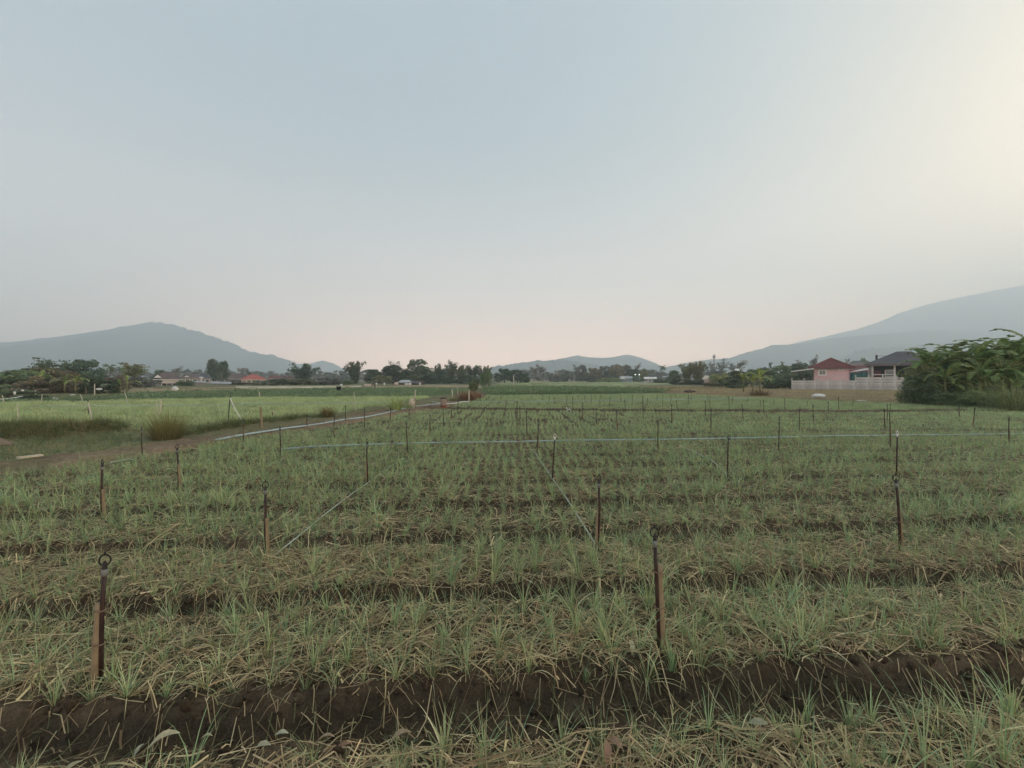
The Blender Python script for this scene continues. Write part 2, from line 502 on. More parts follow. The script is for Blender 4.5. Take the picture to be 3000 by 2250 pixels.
def zone_col(X, Y):
    jx = X + (fbm(X * .9, Y * .9, 60) - .5) * .06 * np.maximum(Y, 3)
    jy = Y + (fbm(X * .9, Y * .9, 70) - .5) * .10 * np.maximum(Y, 3)
    c = np.empty(X.shape + (3,)); c[...] = (.16, .145, .075)
    c[np.hypot(X, Y) > 120] = (.14, .15, .075)
    nz = fbm(X * .35, Y * .35, 33)[..., None]
    def put(poly, col, j=True, var=.35):
        k = inpoly(jx if j else X, jy if j else Y, poly)
        c[k] = (np.array(col) * (1 + var * (nz - .5) * 2))[k]
    put(PALEG, (.24, .27, .12))
    put(DRYL, (.34, .26, .15))
    put(FARL, (.11, .165, .065))
    put(POTATO, (.10, .15, .06))
    put(STUB, (.25, .18, .105))
    put(WEEDS_R, (.07, .07, .035))
    put(LEFTF, (.17, .19, .085), False)
    put(MAIN, (.098, .070, .042), False, .25)
    gr = gpoly([(0, 1275), (330, 1268), (470, 1290), (330, 1322), (150, 1345), (0, 1362)], [(-20, 8.5), (-20, 13)])
    put(gr, (.20, .22, .11))
    dirt = np.minimum(dline(X, Y, [G(2010, 1157), G(2200, 1165), G(2400, 1175), G(2700, 1189), G(2900, 1198), G(3000, 1204)]), 9)
    k = dirt < .035 * np.maximum(Y, 1); c[k] = (.22, .155, .10)
    return c


def axis(parts):
    out = []
    for a, b, st in parts:
        out += list(np.arange(a, b, st))
    return out


def geo(a, b, k):
    return list(a * (b / a) ** (np.arange(k + 1) / k))


ys = axis([(-60, 0, 6), (0, 1.4, .14), (1.4, 7.5, .034), (7.5, 13, .07), (13, 27, .14)]) + geo(27, 3780, 120)
xh = axis([(0, 8.4, .055), (8.4, 16, .14), (16, 34, .4)]) + geo(34, 6400, 70)
xs = [-v for v in xh[::-1] if 0 < v < 4600] + xh
gx, gy = np.meshgrid(np.array(xs), np.array(ys))
gz = hgt(gx, gy)
nr, nc = gx.shape
idx = np.arange(nr * nc).reshape(nr, nc)
quads = np.stack([idx[:-1, :-1], idx[:-1, 1:], idx[1:, 1:], idx[1:, :-1]], -1).reshape(-1, 4)
ground = obj('ground', mesh_np('ground', np.stack([gx, gy, gz], -1).reshape(-1, 3), quads, M['ground'], zone_col(gx, gy).reshape(-1, 3), True))
tag(ground, 'dark brown tilled field soil with furrows between beds', 'ground', None, 'structure')


def ribbon(name, left, right, n, k, lift, col, mt, var=.3, seed=0, roughn=.05):
    """a strip of ground between two ground polylines"""
    def res(pl, n):
        pl = np.array(pl); s = np.r_[0, np.cumsum(np.hypot(*np.diff(pl, axis=0).T))]
        t = np.linspace(0, s[-1], n); return np.stack([np.interp(t, s, pl[:, 0]), np.interp(t, s, pl[:, 1])], -1)
    a, b = res(left, n), res(right, n)
    f = np.linspace(0, 1, k)[None, :, None]
    p = a[:, None] * (1 - f) + b[:, None] * f
    w = np.hypot(*(b - a).T)[:, None]
    p[..., 1] += (fbm(p[..., 0] * 2, p[..., 1] * 2, seed + 3) - .5) * .35 * np.minimum(1, w)
    x, y = p[..., 0], p[..., 1]
    e = np.minimum(f[..., 0], 1 - f[..., 0])
    z = hgt(x, y, False) + lift * sstep(0, .16, e) - .03 * (e <= 0) + roughn * (fbm(x * 3, y * 3, seed) - .35) * sstep(0, .2, e)
    z = z + .004
    i = np.arange(n * k).reshape(n, k)
    q = np.stack([i[:-1, :-1], i[:-1, 1:], i[1:, 1:], i[1:, :-1]], -1).reshape(-1, 4)
    cc = np.array(col)[None, None] * (1 + var * 2 * (fbm(x * 1.3, y * 1.3, seed + 9)[..., None] - .5)) * np.array([1, 1, 1])
    g = sstep(.52, .68, fbm(x * .9, y * .9, seed + 14))[..., None] * .7
    cc = cc * (1 - g) + np.array((.20, .175, .09)) * g
    return obj(name, mesh_np(name, np.stack([x, y, z], -1).reshape(-1, 3), q, mt, cc.reshape(-1, 3), True))


pl = [(-15, 7.9)] + [G(*p) for p in PATH_L]
pr = [(-15, 6.8)] + [G(*p) for p in EDGE_L]
tag(ribbon('path', pl, pr, 700, 26, .07, (.21, .15, .095), M['path'], .35, 4, .09),
    'reddish brown dirt path curving beside the pale pipe', 'path', None, 'structure')
tag(ribbon('track', [G(690, 1133), G(900, 1133), G(1060, 1132)], [G(690, 1137.5), G(900, 1137), G(1060, 1134)], 160, 8, .16, (.52, .45, .31), M['path'], .12, 30),
    'pale cream dirt track below the bushes', 'track', None, 'structure')

# ------------------------------------------------------------------ hills
def hill(name, prof, Y0, front, label, rough, seed, col=(.045, .055, .035), back=.35):
    pr_ = np.array(prof, float)
    xs_ = np.linspace(pr_[0, 0], pr_[-1, 0], 420)
    yy = np.interp(xs_, pr_[:, 0], pr_[:, 1])
    X = (xs_ - CX) / FPX * Y0
    kx = np.arange(420)
    Z = CAMH + (HOR - yy) / FPX * Y0
    Z = np.maximum(Z, 2) + rough * (fbm(X / (Y0 * .0035), X * 0, seed, 4) - .5)
    k = 26
    s = np.linspace(-back, front, k)
    zmax = Z.max()
    V = np.empty((k, 420, 3))
    for j, q in enumerate(s):
        yv = Y0 - q * zmax * 1.6
        f = np.maximum(0, 1 - abs(q) / (front if q > 0 else back)) ** 1.25
        gul = 1 + .30 * (fbm(X / (zmax * .35), np.full_like(X, q * 3), seed + 5) - .5) * (1 - f) * 2
        V[j, :, 0] = X * (yv / Y0 if q > 0 else 1) if False else X
        V[j, :, 1] = yv + zmax * .35 * (fbm(X / (zmax * .8), np.full_like(X, q), seed + 8) - .5) * (1 - f)
        V[j, :, 2] = Z * f * gul - 3 + rough * .8 * (fbm(X / (Y0 * .006), np.full_like(X, q * 9), seed + 2) - .5) * (abs(q) > 1e-6)
    i = np.arange(k * 420).reshape(k, 420)
    qd = np.stack([i[:-1, :-1], i[:-1, 1:], i[1:, 1:], i[1:, :-1]], -1).reshape(-1, 4)
    cc = np.array(col)[None, None] * (.75 + .5 * fbm(V[..., 0] / 40, V[..., 1] / 40, seed)[..., None])
    o = obj(name, mesh_np(name, V.reshape(-1, 3), qd, M['hill'], cc.reshape(-1, 3), True))
    return tag(o, label, 'hill', None, 'structure')


hill('hill', [(-560, 1104), (-500, 1070), (-350, 1012), (0, 1004), (68, 1001), (136, 997), (230, 979), (325, 966), (393, 952), (440, 943), (461, 942), (515, 952), (583, 970), (664, 997), (732, 1027), (814, 1044), (880, 1065), (1000, 1100)],
     2500, 2.6, 'wooded grey blue hill with a rounded peak on the left', 22, 1)
hill('hill', [(850, 1098), (900, 1066), (947, 1053), (980, 1062), (1010, 1080), (1050, 1100)], 3100, 3, 'small faint hill just right of the big left hill', 3, 2)
hill('hill', [(1390, 1100), (1440, 1072), (1500, 1063), (1560, 1055), (1620, 1050), (1660, 1052), (1700, 1058), (1750, 1066), (1800, 1078), (1860, 1100)], 1900, 3, 'low wooded hill behind the middle of the valley', 14, 3)
hill('hill', [(1560, 1098), (1640, 1048), (1690, 1038), (1720, 1044), (1760, 1046), (1790, 1044), (1835, 1035), (1870, 1043), (1900, 1054), (1930, 1067), (1960, 1080), (2010, 1100)], 2700, 3, 'pale double-topped hill behind the low wooded hill', 4, 4)
hill('hill', [(1900, 1098), (1950, 1074), (2000, 1062), (2060, 1053), (2140, 1046), (2180, 1032), (2230, 1020), (2262, 1008), (2300, 1008), (2350, 1004), (2400, 995), (2450, 987), (2560, 978), (2660, 970), (2700, 966), (2760, 965), (2830, 972), (2900, 974), (3000, 988), (3300, 1020), (3700, 1090)],
     2250, 2.6, 'long pale blue ridge rising behind the pink house', 6, 5)
hill('hill', [(2400, 1090), (2466, 1047), (2500, 1030), (2535, 1021), (2616, 1015), (2687, 1008), (2760, 1004), (2900, 1000), (3100, 990), (3500, 1010), (3800, 1090)],
     1600, 2.6, 'nearer hazy spur behind the grey-roofed house', 12, 6)
hill('mountain', [(2150, 1060), (2250, 1022), (2320, 1003), (2400, 985), (2500, 962), (2567, 940), (2620, 915), (2700, 890), (2800, 868), (2900, 848), (3000, 830), (3200, 800), (3500, 782), (3700, 830), (3900, 950), (4000, 1080)],
     3300, 2.0, 'tall faint mountain fading into haze at the right', 5, 7)

# ------------------------------------------------------------------ the hazy air
hz = MB().box((900, 1850, 432), (11100, 3920, 872))
mh = bpy.data.materials.new('haze_air'); mh.use_nodes = True
mh.node_tree.nodes.clear()
ho = mh.node_tree.nodes.new('ShaderNodeOutputMaterial')
hv = mh.node_tree.nodes.new('ShaderNodeVolumePrincipled')
hv.inputs['Color'].default_value = (*HAZE_COLOR, 1)
hv.inputs['Density'].default_value = HAZE_DENSITY
hv.inputs['Anisotropy'].default_value = 0.3
mh.node_tree.links.new(hv.outputs[0], ho.inputs['Volume'])
tag(hz.build('haze', mh), 'pale blue evening haze filling the valley', 'haze', None, 'stuff')
# ------------------------------------------------------------------ crops
GREENS = [(.165, .215, .120), (.185, .235, .125), (.145, .200, .115), (.205, .235, .120), (.23, .24, .125)]
STRAWS = [(.44, .365, .225), (.34, .275, .165), (.52, .445, .29), (.25, .19, .115), (.38, .34, .2)]


def jit(c, v=.15):
    k = 1 + random.uniform(-v, v)
    return tuple(x * k for x in c)


def tuft_mb(n, hmin, hmax, w, segs, spread=.012, mb=None, at=(0, 0, 0), splay=.5, dry=.12):
    mb = mb or MB()
    for i in range(n):
        yaw = random.uniform(0, 6.283)
        r = random.uniform(0, spread)
        b = (at[0] + r * math.cos(yaw), at[1] + r * math.sin(yaw), at[2] - .01)
        L = random.uniform(hmin, hmax)
        lean = abs(random.gauss(.08, splay * .45))
        bend = random.uniform(.15, 1.2) if random.random() < .75 else random.uniform(1.2, 2.6)
        c = jit(random.choice(GREENS)); t = c
        q = random.random()
        if q < dry:
            c = t = jit(random.choice(STRAWS)); lean += .5; bend += .8
        elif q < .4:
            t = tuple(.5 * x + .5 * y for x, y in zip(c, (.26, .25, .13)))
        else:
            t = tuple(min(1, x * 1.25) for x in c)
        mb.blade(b, yaw, L, w * random.uniform(.7, 1.2), lean, bend, segs, c, random.uniform(-.9, .9), t)
    return mb


def src_collection(name, meshes):
    c = bpy.data.collections.new(name)
    for i, m in enumerate(meshes):
        c.objects.link(bpy.data.objects.new('%s_%02d' % (name, i), m))
    return c


def scatter(name, pts, rots, scls, ids, coll, label, cat):
    """one object whose points carry the plants of a crop"""
    m = bpy.data.meshes.new(name)
    m.vertices.add(len(pts)); m.vertices.foreach_set('co', np.asarray(pts, np.float32).ravel())
    for nm, ty, key, val in (('rot', 'FLOAT_VECTOR', 'vector', rots), ('scl', 'FLOAT_VECTOR', 'vector', scls), ('idx', 'INT', 'value', ids)):
        a = m.attributes.new(nm, ty, 'POINT')
        a.data.foreach_set(key, np.asarray(val, np.int32 if ty == 'INT' else np.float32).ravel())
    o = obj(name, m)
    ng = bpy.data.node_groups.new(name, 'GeometryNodeTree')
    ng.interface.new_socket('Geometry', in_out='INPUT', socket_type='NodeSocketGeometry')
    ng.interface.new_socket('Geometry', in_out='OUTPUT', socket_type='NodeSocketGeometry')
    n, l = ng.nodes, ng.links
    gi, go = n.new('NodeGroupInput'), n.new('NodeGroupOutput')
    ci = n.new('GeometryNodeCollectionInfo'); ci.inputs[0].default_value = coll
    ci.inputs['Separate Children'].default_value = True; ci.inputs['Reset Children'].default_value = True
    ip = n.new('GeometryNodeInstanceOnPoints'); ip.inputs['Pick Instance'].default_value = True
    def at(nm, ty):
        a = n.new('GeometryNodeInputNamedAttribute'); a.data_type = ty; a.inputs['Name'].default_value = nm
        return a.outputs['Attribute']
    l.new(gi.outputs[0], ip.inputs['Points']); l.new(ci.outputs[0], ip.inputs['Instance'])
    l.new(at('idx', 'INT'), ip.inputs['Instance Index'])
    l.new(at('rot', 'FLOAT_VECTOR'), ip.inputs['Rotation']); l.new(at('scl', 'FLOAT_VECTOR'), ip.inputs['Scale'])
    l.new(ip.outputs[0], go.inputs[0])
    md = o.modifiers.new('plants', 'NODES'); md.node_group = ng
    return tag(o, label, cat, None, 'stuff')


near_tufts = [tuft_mb(random.randint(16, 34), .09, random.uniform(.17, .29), .0046, 6, .016, None, (0, 0, 0), random.uniform(.35, .95), random.uniform(.1, .3)).mesh('onion_leaves', M['onion']) for _ in range(18)]
mid_tufts = [tuft_mb(random.randint(15, 24), .10, random.uniform(.17, .26), .0060, 4, .014, None, (0, 0, 0), random.uniform(.4, .9), .2).mesh('onion_leaves', M['onion']) for _ in range(10)]

# planting grid: rows along the beds
row_t, bed_i, row_i = [], [], []
for k in range(-2, 20):
    for r in range(7):
        row_t.append(T0 + k * PITCH + ((.25 + r * .123) if k == 0 else ((.17 + r * .122) if k == -1 else (.19 + r * .133)))); bed_i.append(k); row_i.append(r)
tufts = []
for t, k, r_ in zip(row_t, bed_i, row_i):
    y_lim = 13.5
    xs_ = np.arange(-12, 20, .172) + rng.uniform(-.012, .012) + (.0 if k % 2 else .03)
    xs_ = xs_ + rng.normal(0, .016, len(xs_))
    ys_ = t + SLOPE * xs_ + rng.normal(0, .014, len(xs_))
    keep = (ys_ > 1.62) & (ys_ < y_lim) & (np.abs(xs_) < 1.28 * ys_ + .3) & (rng.random(len(xs_)) > .07)
    for x, y in zip(xs_[keep], ys_[keep]):
        tufts.append((x, y, k, r_))
tufts = np.array(tufts)
tufts = tufts[inpoly(tufts[:, 0], tufts[:, 1], MAIN)]
tz = hgt(tufts[:, 0], tufts[:, 1])
vig = .70 + .72 * fbm(tufts[:, 0] * .55, tufts[:, 1] * .55, 80)          # stronger and weaker patches
vig = (vig * (1 + rng.normal(0, .2, len(tufts)))).clip(.4, 1.5)
order = np.argsort(np.hypot(tufts[:, 0], tufts[:, 1]))
vis = [i for i in order if abs(tufts[i, 0]) < 1.17 * tufts[i, 1] and tufts[i, 1] > 1.84]
single = set(vis[:300])
for i in vis[:300]:
    x, y, k, r_ = tufts[i]
    s = vig[i] * random.uniform(.9, 1.12)
    o = obj('onion_plant', near_tufts[random.randrange(len(near_tufts))], None, (x, y, tz[i]), random.uniform(0, 6.28), (s, s, s * random.uniform(.9, 1.15)))
    o.rotation_euler.x = random.gauss(0, .07); o.rotation_euler.y = random.gauss(0, .07)
    pxx = CX + FPX * x / y
    zone = 'left of the nearest left riser' if pxx < 300 else ('between the two nearest risers' if pxx < 1925 else 'right of the bamboo-strapped riser')
    if k < 0:
        tag(o, 'onion tuft in front of the nearest bare furrow, ' + zone, 'onion plant', 'onion plants before the nearest furrow')
    else:
        tag(o, 'onion tuft in the %s row behind the nearest furrow, %s' % (ORD[int(r_)], zone), 'onion plant', 'onion plants in the nearest full bed')
rest = np.array([i for i in range(len(tufts)) if i not in single])
isn = tufts[rest, 1] < 5.2
cN = src_collection('onion_variant', near_tufts + mid_tufts)
nid = np.where(isn, rng.integers(0, 18, len(rest)), 18 + rng.integers(0, 10, len(rest)))
sc_ = (vig[rest] * np.where(isn, 1, 1.08))[:, None] * np.stack([np.ones(len(rest)), np.ones(len(rest)), rng.uniform(.85, 1.15, len(rest))], -1)
scatter('onion_crop', np.c_[tufts[rest, :2], tz[rest]], np.stack([rng.normal(0, .08, len(rest)), rng.normal(0, .08, len(rest)), rng.uniform(0, 6.28, len(rest))], -1), sc_, nid, cN,
        'rows of young green onions filling the beds up to the pale blue pipe', 'onion crop')


def patch(nx, ny, dx, dy, n, hmin, hmax, w, segs, straw, splay=.6, dry=.15):
    mb = MB()
    for i in range(nx):
        for j in range(ny):
            if random.random() < .06:
                continue
            c = ((i - (nx - 1) / 2) * dx + random.gauss(0, .02), (j - (ny - 1) / 2) * dy + random.gauss(0, .02), 0)
            tuft_mb(n, hmin, hmax * random.uniform(.8, 1.15), w, segs, .015, mb, c, splay, dry)
    for i in range(straw):
        a = random.uniform(0, 6.28)
        mb.blade((random.uniform(-.5, .5) * nx * dx, random.uniform(-.5, .5) * ny * dy, random.uniform(.0, .03)), a, random.uniform(.1, .25), .008, random.uniform(1.3, 1.6), .1, 1, jit(random.choice(STRAWS)))
    return mb.mesh('onion_patch', M['onion_far'])


def fill(poly, dx, dy, rot0=0, ymin=-9, ymax=1e9, drop=0.0, avoid=None, lim=1.22, jitter=.1):
    p = np.array(poly); x0, y0 = p.min(0); x1, y1 = p.max(0)
    gx_, gy_ = np.meshgrid(np.arange(x0, x1, dx), np.arange(max(y0, ymin), min(y1, ymax), dy))
    x, y = gx_.ravel(), gy_.ravel()
    y = y + SLOPE * x * (rot0 > 0)
    x = x + rng.normal(0, dx * jitter, len(x)); y = y + rng.normal(0, dy * jitter, len(y))
    k = inpoly(x, y, poly) & (y > ymin) & (y < ymax) & (np.abs(x) < lim * y + 1.5) & (rng.random(len(x)) >= drop)
    if avoid is not None:
        k &= avoid(x, y)
    return x[k], y[k]


far_p = [patch(3, 3, .172, .135, 10, .13, .21, .011, 2, 14) for _ in range(6)]
x, y = fill(MAIN, .53, .42, 1, 13.3, 60, .03, lambda a, b: (dline(a, b, DITCH) > .85))
cF = src_collection('far_onion_variant', far_p)
n = len(x)
scatter('onion_crop', np.c_[x, y, hgt(x, y, False)], np.stack([np.zeros(n), np.zeros(n), rng.integers(0, 2, n) * math.pi + rng.normal(0, .08, n)], -1),
        (.6 + .65 * fbm(x * .35, y * .35, 81))[:, None] * np.ones(3), rng.integers(0, 6, n), cF,
        'far onion beds beyond the pale blue pipe, on both sides of the dark furrow', 'onion crop')

GREENS = [(.225, .25, .135), (.24, .265, .14), (.205, .24, .13), (.255, .27, .15)]
left_p = [patch(3, 3, .19, .17, 12, .16, .26, .012, 2, 4, .7, .06) for _ in range(5)]
x, y = fill(LEFTF, .56, .5, 0, 9, 60, .02, lambda a, b: (np.abs(((b - .04 * a) / 2.6) % 1 - .5) < .46) | (rng.random(len(a)) < .4), 1.2)
n = len(x)
cL = src_collection('left_onion_variant', left_p)
scatter('onion_crop', np.c_[x, y, hgt(x, y, False)], np.stack([np.zeros(n), np.zeros(n), rng.uniform(0, 6.28, n)], -1),
        (.62 + .75 * fbm(x * .3, y * .45, 82))[:, None] * np.ones(3), rng.integers(0, 5, n), cL,
        'light green dense onion field left of the dirt path', 'onion crop')


def leaf_clump(n, r, h, ls, cols, name='leafy_clump', mt='grass'):
    mb = MB()
    for i in range(n):
        a = random.uniform(0, 6.28); q = r * math.sqrt(random.random())
        z = h * random.uniform(.25, 1) * (1 - .5 * (q / r) ** 2)
        mb.blade((q * math.cos(a), q * math.sin(a), z), random.uniform(0, 6.28), ls * random.uniform(.7, 1.3), ls * .5, random.uniform(.7, 1.5), random.uniform(.1, .7), 2, jit(random.choice(cols), .2))
    return mb.mesh(name, M[mt])


PG = [(.15, .20, .09), (.175, .225, .105), (.125, .17, .08)]
pot = [leaf_clump(60, .45, .42, .16, PG) for _ in range(4)]
cP = src_collection('potato_variant', pot)
x, y = fill(POTATO, .55, .95, 0, 40, 100, .05)
n = len(x)
scatter('bean_crop', np.c_[x, y, hgt(x, y, False)], np.stack([np.zeros(n), np.zeros(n), rng.uniform(0, 6.28, n)], -1), rng.uniform(.8, 1.2, n)[:, None] * np.ones(3), rng.integers(0, 4, n), cP,
        'dark green leafy rows of a taller crop beyond the onion beds', 'leafy crop')
x, y = fill(FARL, .8, .95, 0, 28, 100, .08)
n = len(x)
scatter('leafy_crop', np.c_[x, y, hgt(x, y, False)], np.stack([np.zeros(n), np.zeros(n), rng.uniform(0, 6.28, n)], -1), rng.uniform(.7, 1.1, n)[:, None] * np.array((1, 1, .75)), rng.integers(0, 4, n), cP,
        'dark green low crop strip behind the light green left field', 'leafy crop')
GREENS = [(.19, .14, .08), (.17, .125, .07), (.21, .165, .095), (.15, .13, .065)]
stub_p = [patch(3, 3, .25, .22, 7, .1, .22, .016, 1, 6, .9, .3) for _ in range(4)]
cS = src_collection('stubble_variant', stub_p)
x, y = fill(STUB, .9, .9, 0, 30, 95, .1)
n = len(x)
scatter('dry_stubble', np.c_[x, y, hgt(x, y, False)], np.stack([np.zeros(n), np.zeros(n), rng.uniform(0, 6.28, n)], -1), rng.uniform(.7, 1.4, n)[:, None] * np.ones(3), rng.integers(0, 4, n), cS,
        'brown ochre stubble field in front of the concrete wall', 'stubble')

# grass along the path, banks and right-hand verge
GREENS = [(.105, .14, .058), (.125, .16, .065), (.085, .12, .05), (.16, .165, .072)]
gr_p = [tuft_mb(34, .18, .42, .011, 3, .12, None, (0, 0, 0), 1.2, .1).mesh('grass_tuft', M['grass']) for _ in range(5)]
GREENS = [(.20, .17, .09), (.24, .185, .10), (.17, .14, .07), (.16, .165, .075)]
gd_p = [tuft_mb(30, .12, .36, .011, 3, .14, None, (0, 0, 0), 1.4, .35).mesh('grass_tuft', M['grass']) for _ in range(4)]
cG = src_collection('grass_variant', gr_p + gd_p)


def along(px, n, spread, smin=.6, smax=1.2, dry=.2):
    q = np.array([G(*p) for p in px]); s = np.r_[0, np.cumsum(np.hypot(*np.diff(q, axis=0).T))]
    t = rng.uniform(0, s[-1], n)
    x, y = np.interp(t, s, q[:, 0]) + rng.normal(0, spread, n), np.interp(t, s, q[:, 1]) + rng.normal(0, spread, n)
    return np.c_[x, y, rng.uniform(smin, smax, n), rng.random(n) < dry]


def grass(name, arr, label):
    n = len(arr)
    i = np.where(arr[:, 3] > .5, 5 + rng.integers(0, 4, n), rng.integers(0, 5, n))
    return scatter(name, np.c_[arr[:, :2], hgt(arr[:, 0], arr[:, 1], False) - .01], np.stack([np.zeros(n), np.zeros(n), rng.uniform(0, 6.28, n)], -1),
                   arr[:, 2][:, None] * np.ones(3), i, cG, label, 'grass')


grass('grass', np.r_[along([(-60, 1287), (150, 1283), (330, 1272)], 620, .30, .35, 1.1, .45)], 'dark grassy hump at the left edge of the light green field')
grass('grass', np.r_[along([(470, 1283), (560, 1272), (700, 1253), (800, 1240), (940, 1220)], 420, .15, .4, 1.1, .2)], 'green grassy bank between the path and the left field')
x, y = fill(gpoly([(0, 1285), (330, 1276), (420, 1290), (330, 1318), (150, 1340), (0, 1356)], [(-14, 8.8), (-16, 12)]), .2, .2, 0, 5, 20, .1)
grass('grass', np.c_[x, y, rng.uniform(.3, .8, len(x)), rng.random(len(x)) < .5], 'short grass between the dark hump and the path at far left')
grass('grass', np.r_[along([(0, 1362), (300, 1325), (560, 1291), (850, 1252), (1100, 1204), (1290, 1178), (1400, 1155)], 900, .14, .25, .7, .7),
                     along([(40, 1375), (420, 1328), (700, 1284), (1100, 1222), (1330, 1186)], 900, .26, .15, .45, .85)], 'dry grass tufts straggling along the dirt path')
grass('grass', np.r_[along([(1000, 1137), (1240, 1136), (1400, 1139)], 160, .8, 1, 1.8, .6), along([(1860, 1140), (1960, 1138), (2100, 1140)], 140, .9, 1, 1.8, .7),
                     along([(380, 1140), (640, 1140), (700, 1140)], 160, 1.2, .8, 1.6, .7), along([(0, 1165), (200, 1160), (400, 1160)], 260, .6, .5, 1.2, .7)], 'dry grass on the far field edges below the trees')
x, y = fill(WEEDS_R, .42, .42, 0, 15, 45, .12, lambda a, b: b < 36, 1.24)
grass('grass', np.c_[x, y, rng.uniform(1.0, 2.2, len(x)), rng.random(len(x)) < .15], 'rank green weeds under the banana plants at the right')
x, y = fill(gpoly([(2010, 1157), (2200, 1165), (2400, 1175), (2700, 1189), (3000, 1206), (3000, 1200), (2700, 1184), (2400, 1170), (2200, 1161)]), .5, .5, 0, 15, 60, .2)
grass('grass', np.c_[x, y, rng.uniform(.3, .8, len(x)), rng.random(len(x)) < .8], 'dry grass fringe between the onion beds and the stubble')

# ------------------------------------------------------------------ straw mulch over the near beds
def straw_mesh(n, ylo, yhi, w0, segs=2, fur=.13):
    y = np.sqrt(rng.uniform(ylo ** 2, yhi ** 2, n)); x = rng.uniform(-1.24, 1.24, n) * y
    d, _ = furrow(x, y)
    fw = sstep(2.7, 3.2, y - SLOPE * x)
    fur = fur + .22 * fw
    dens = fur + (.72 - fur) * sstep(.19 - .1 * fw, .33 - .12 * fw, d)
    dens = dens * (.45 + .85 * fbm(x * .8, y * .8, 90))
    k = (rng.random(n) < dens) & inpoly(x, y, MAIN)
    x, y, d = x[k], y[k], d[k]; n = len(x)
    L = rng.gamma(3.2, .045, n).clip(.04, .42)
    infur = d < .24
    L = np.where(d < .33, L * rng.uniform(.4, 1.1, n), L)
    yaw = rng.uniform(0, math.pi * 2, n)
    dx, dy = np.cos(yaw), np.sin(yaw)
    w = w0 * rng.uniform(.6, 1.5, n)
    lift = rng.uniform(.002, .03, n); tilt = np.abs(rng.normal(0, .10, n))
    bend = rng.normal(0, .14, n)
    vs, k2 = [], segs + 1
    up = rng.uniform(-1, 1, n) * .6
    for i in range(k2):
        f = i / segs - .5
        px = x + dx * L * f - dy * bend * L * (f * f); py = y + dy * L * f + dx * bend * L * (f * f)
        pz = hgt(px, py) + lift + (f + .5) * tilt * L + .25 * np.abs(bend) * L * (.25 - f * f)
        for s in (-.5, .5):
            vs.append(np.stack([px - dy * w * s, py + dx * w * s, pz + up * w * s], -1))
    V = np.stack(vs, 1).reshape(-1, 3)
    b = np.arange(n)[:, None] * (2 * k2)
    F = np.concatenate([b + np.array([2 * i, 2 * i + 1, 2 * i + 3, 2 * i + 2]) for i in range(segs)], 0)
    c = np.array(STRAWS)[rng.integers(0, len(STRAWS), n)] * rng.uniform(.6, 1.25, n)[:, None]
    g = rng.random(n) < .12
    c[g] = np.array((.16, .17, .085)) * rng.uniform(.8, 1.2, g.sum())[:, None]
    return V, F, np.repeat(c, 2 * k2, 0)


parts_ = [straw_mesh(50000, 1.6, 4.4, .0040), straw_mesh(52000, 4.4, 8.5, .0052), straw_mesh(26000, 8.5, 13.5, .0085, 1)]
VV, CC, FF, off = [], [], [], 0
for v_, f_, c_ in parts_:
    VV.append(v_); CC.append(c_); FF.append(f_ + off); off += len(v_)
tag(obj('straw_mulch', mesh_np('straw_mulch', np.concatenate(VV), np.concatenate(FF), M['straw'], np.concatenate(CC))),
    'loose dry tan straw strewn over the near onion beds', 'straw', None, 'stuff')
# thick straws that lie across the furrow faces
v_, f_, c_ = straw_mesh(4200, 1.7, 5.5, .0070, 2, .16)
tag(obj('stubble_stalks', mesh_np('stubble_stalks', v_, f_, M['straw'], c_ * 1.05)), 'thicker broken stalks among the straw in the foreground', 'stalks', None, 'stuff')

# ------------------------------------------------------------------ clods on the bare furrow faces
def clod(seed):
    g = np.random.default_rng(seed); mb = MB(); n, m = 7, 5; vs, fs = [], []
    for i in range(m + 1):
        th = math.pi * i / m
        for k in range(n):
            q = 1 + .5 * (g.random() - .5); ph = 2 * math.pi * k / n
            vs.append((math.sin(th) * math.cos(ph) * q, math.sin(th) * math.sin(ph) * q, .7 * math.cos(th) * q))
    for i in range(m):
        for k in range(n):
            fs.append((i * n + k, (i + 1) * n + k, (i + 1) * n + (k + 1) % n, i * n + (k + 1) % n))
    mb.add(vs, fs, (.088, .063, .039))
    return mb.mesh('clod', M['ground'])


cC = src_collection('clod_variant', [clod(i) for i in range(6)])
n = 16000
y = np.sqrt(rng.uniform(1.6 ** 2, 6.2 ** 2, n)); x = rng.uniform(-1.22, 1.22, n) * y
d_, _ = furrow(x, y)
k = (d_ < .30) & inpoly(x, y, MAIN) & (fbm(x * 1.6, y * 1.6, 55) > .40)
x, y = x[k], y[k]; n = len(x)
s_ = rng.gamma(2.0, .0055, n).clip(.004, .034)
scatter('soil_clods', np.c_[x, y, hgt(x, y) + s_ * .1], rng.uniform(0, 6.28, (n, 3)), s_[:, None] * rng.uniform(.7, 1.3, (n, 3)), rng.integers(0, 6, n), cC,
        'crumbled dark brown clods along the near furrows', 'soil clods')
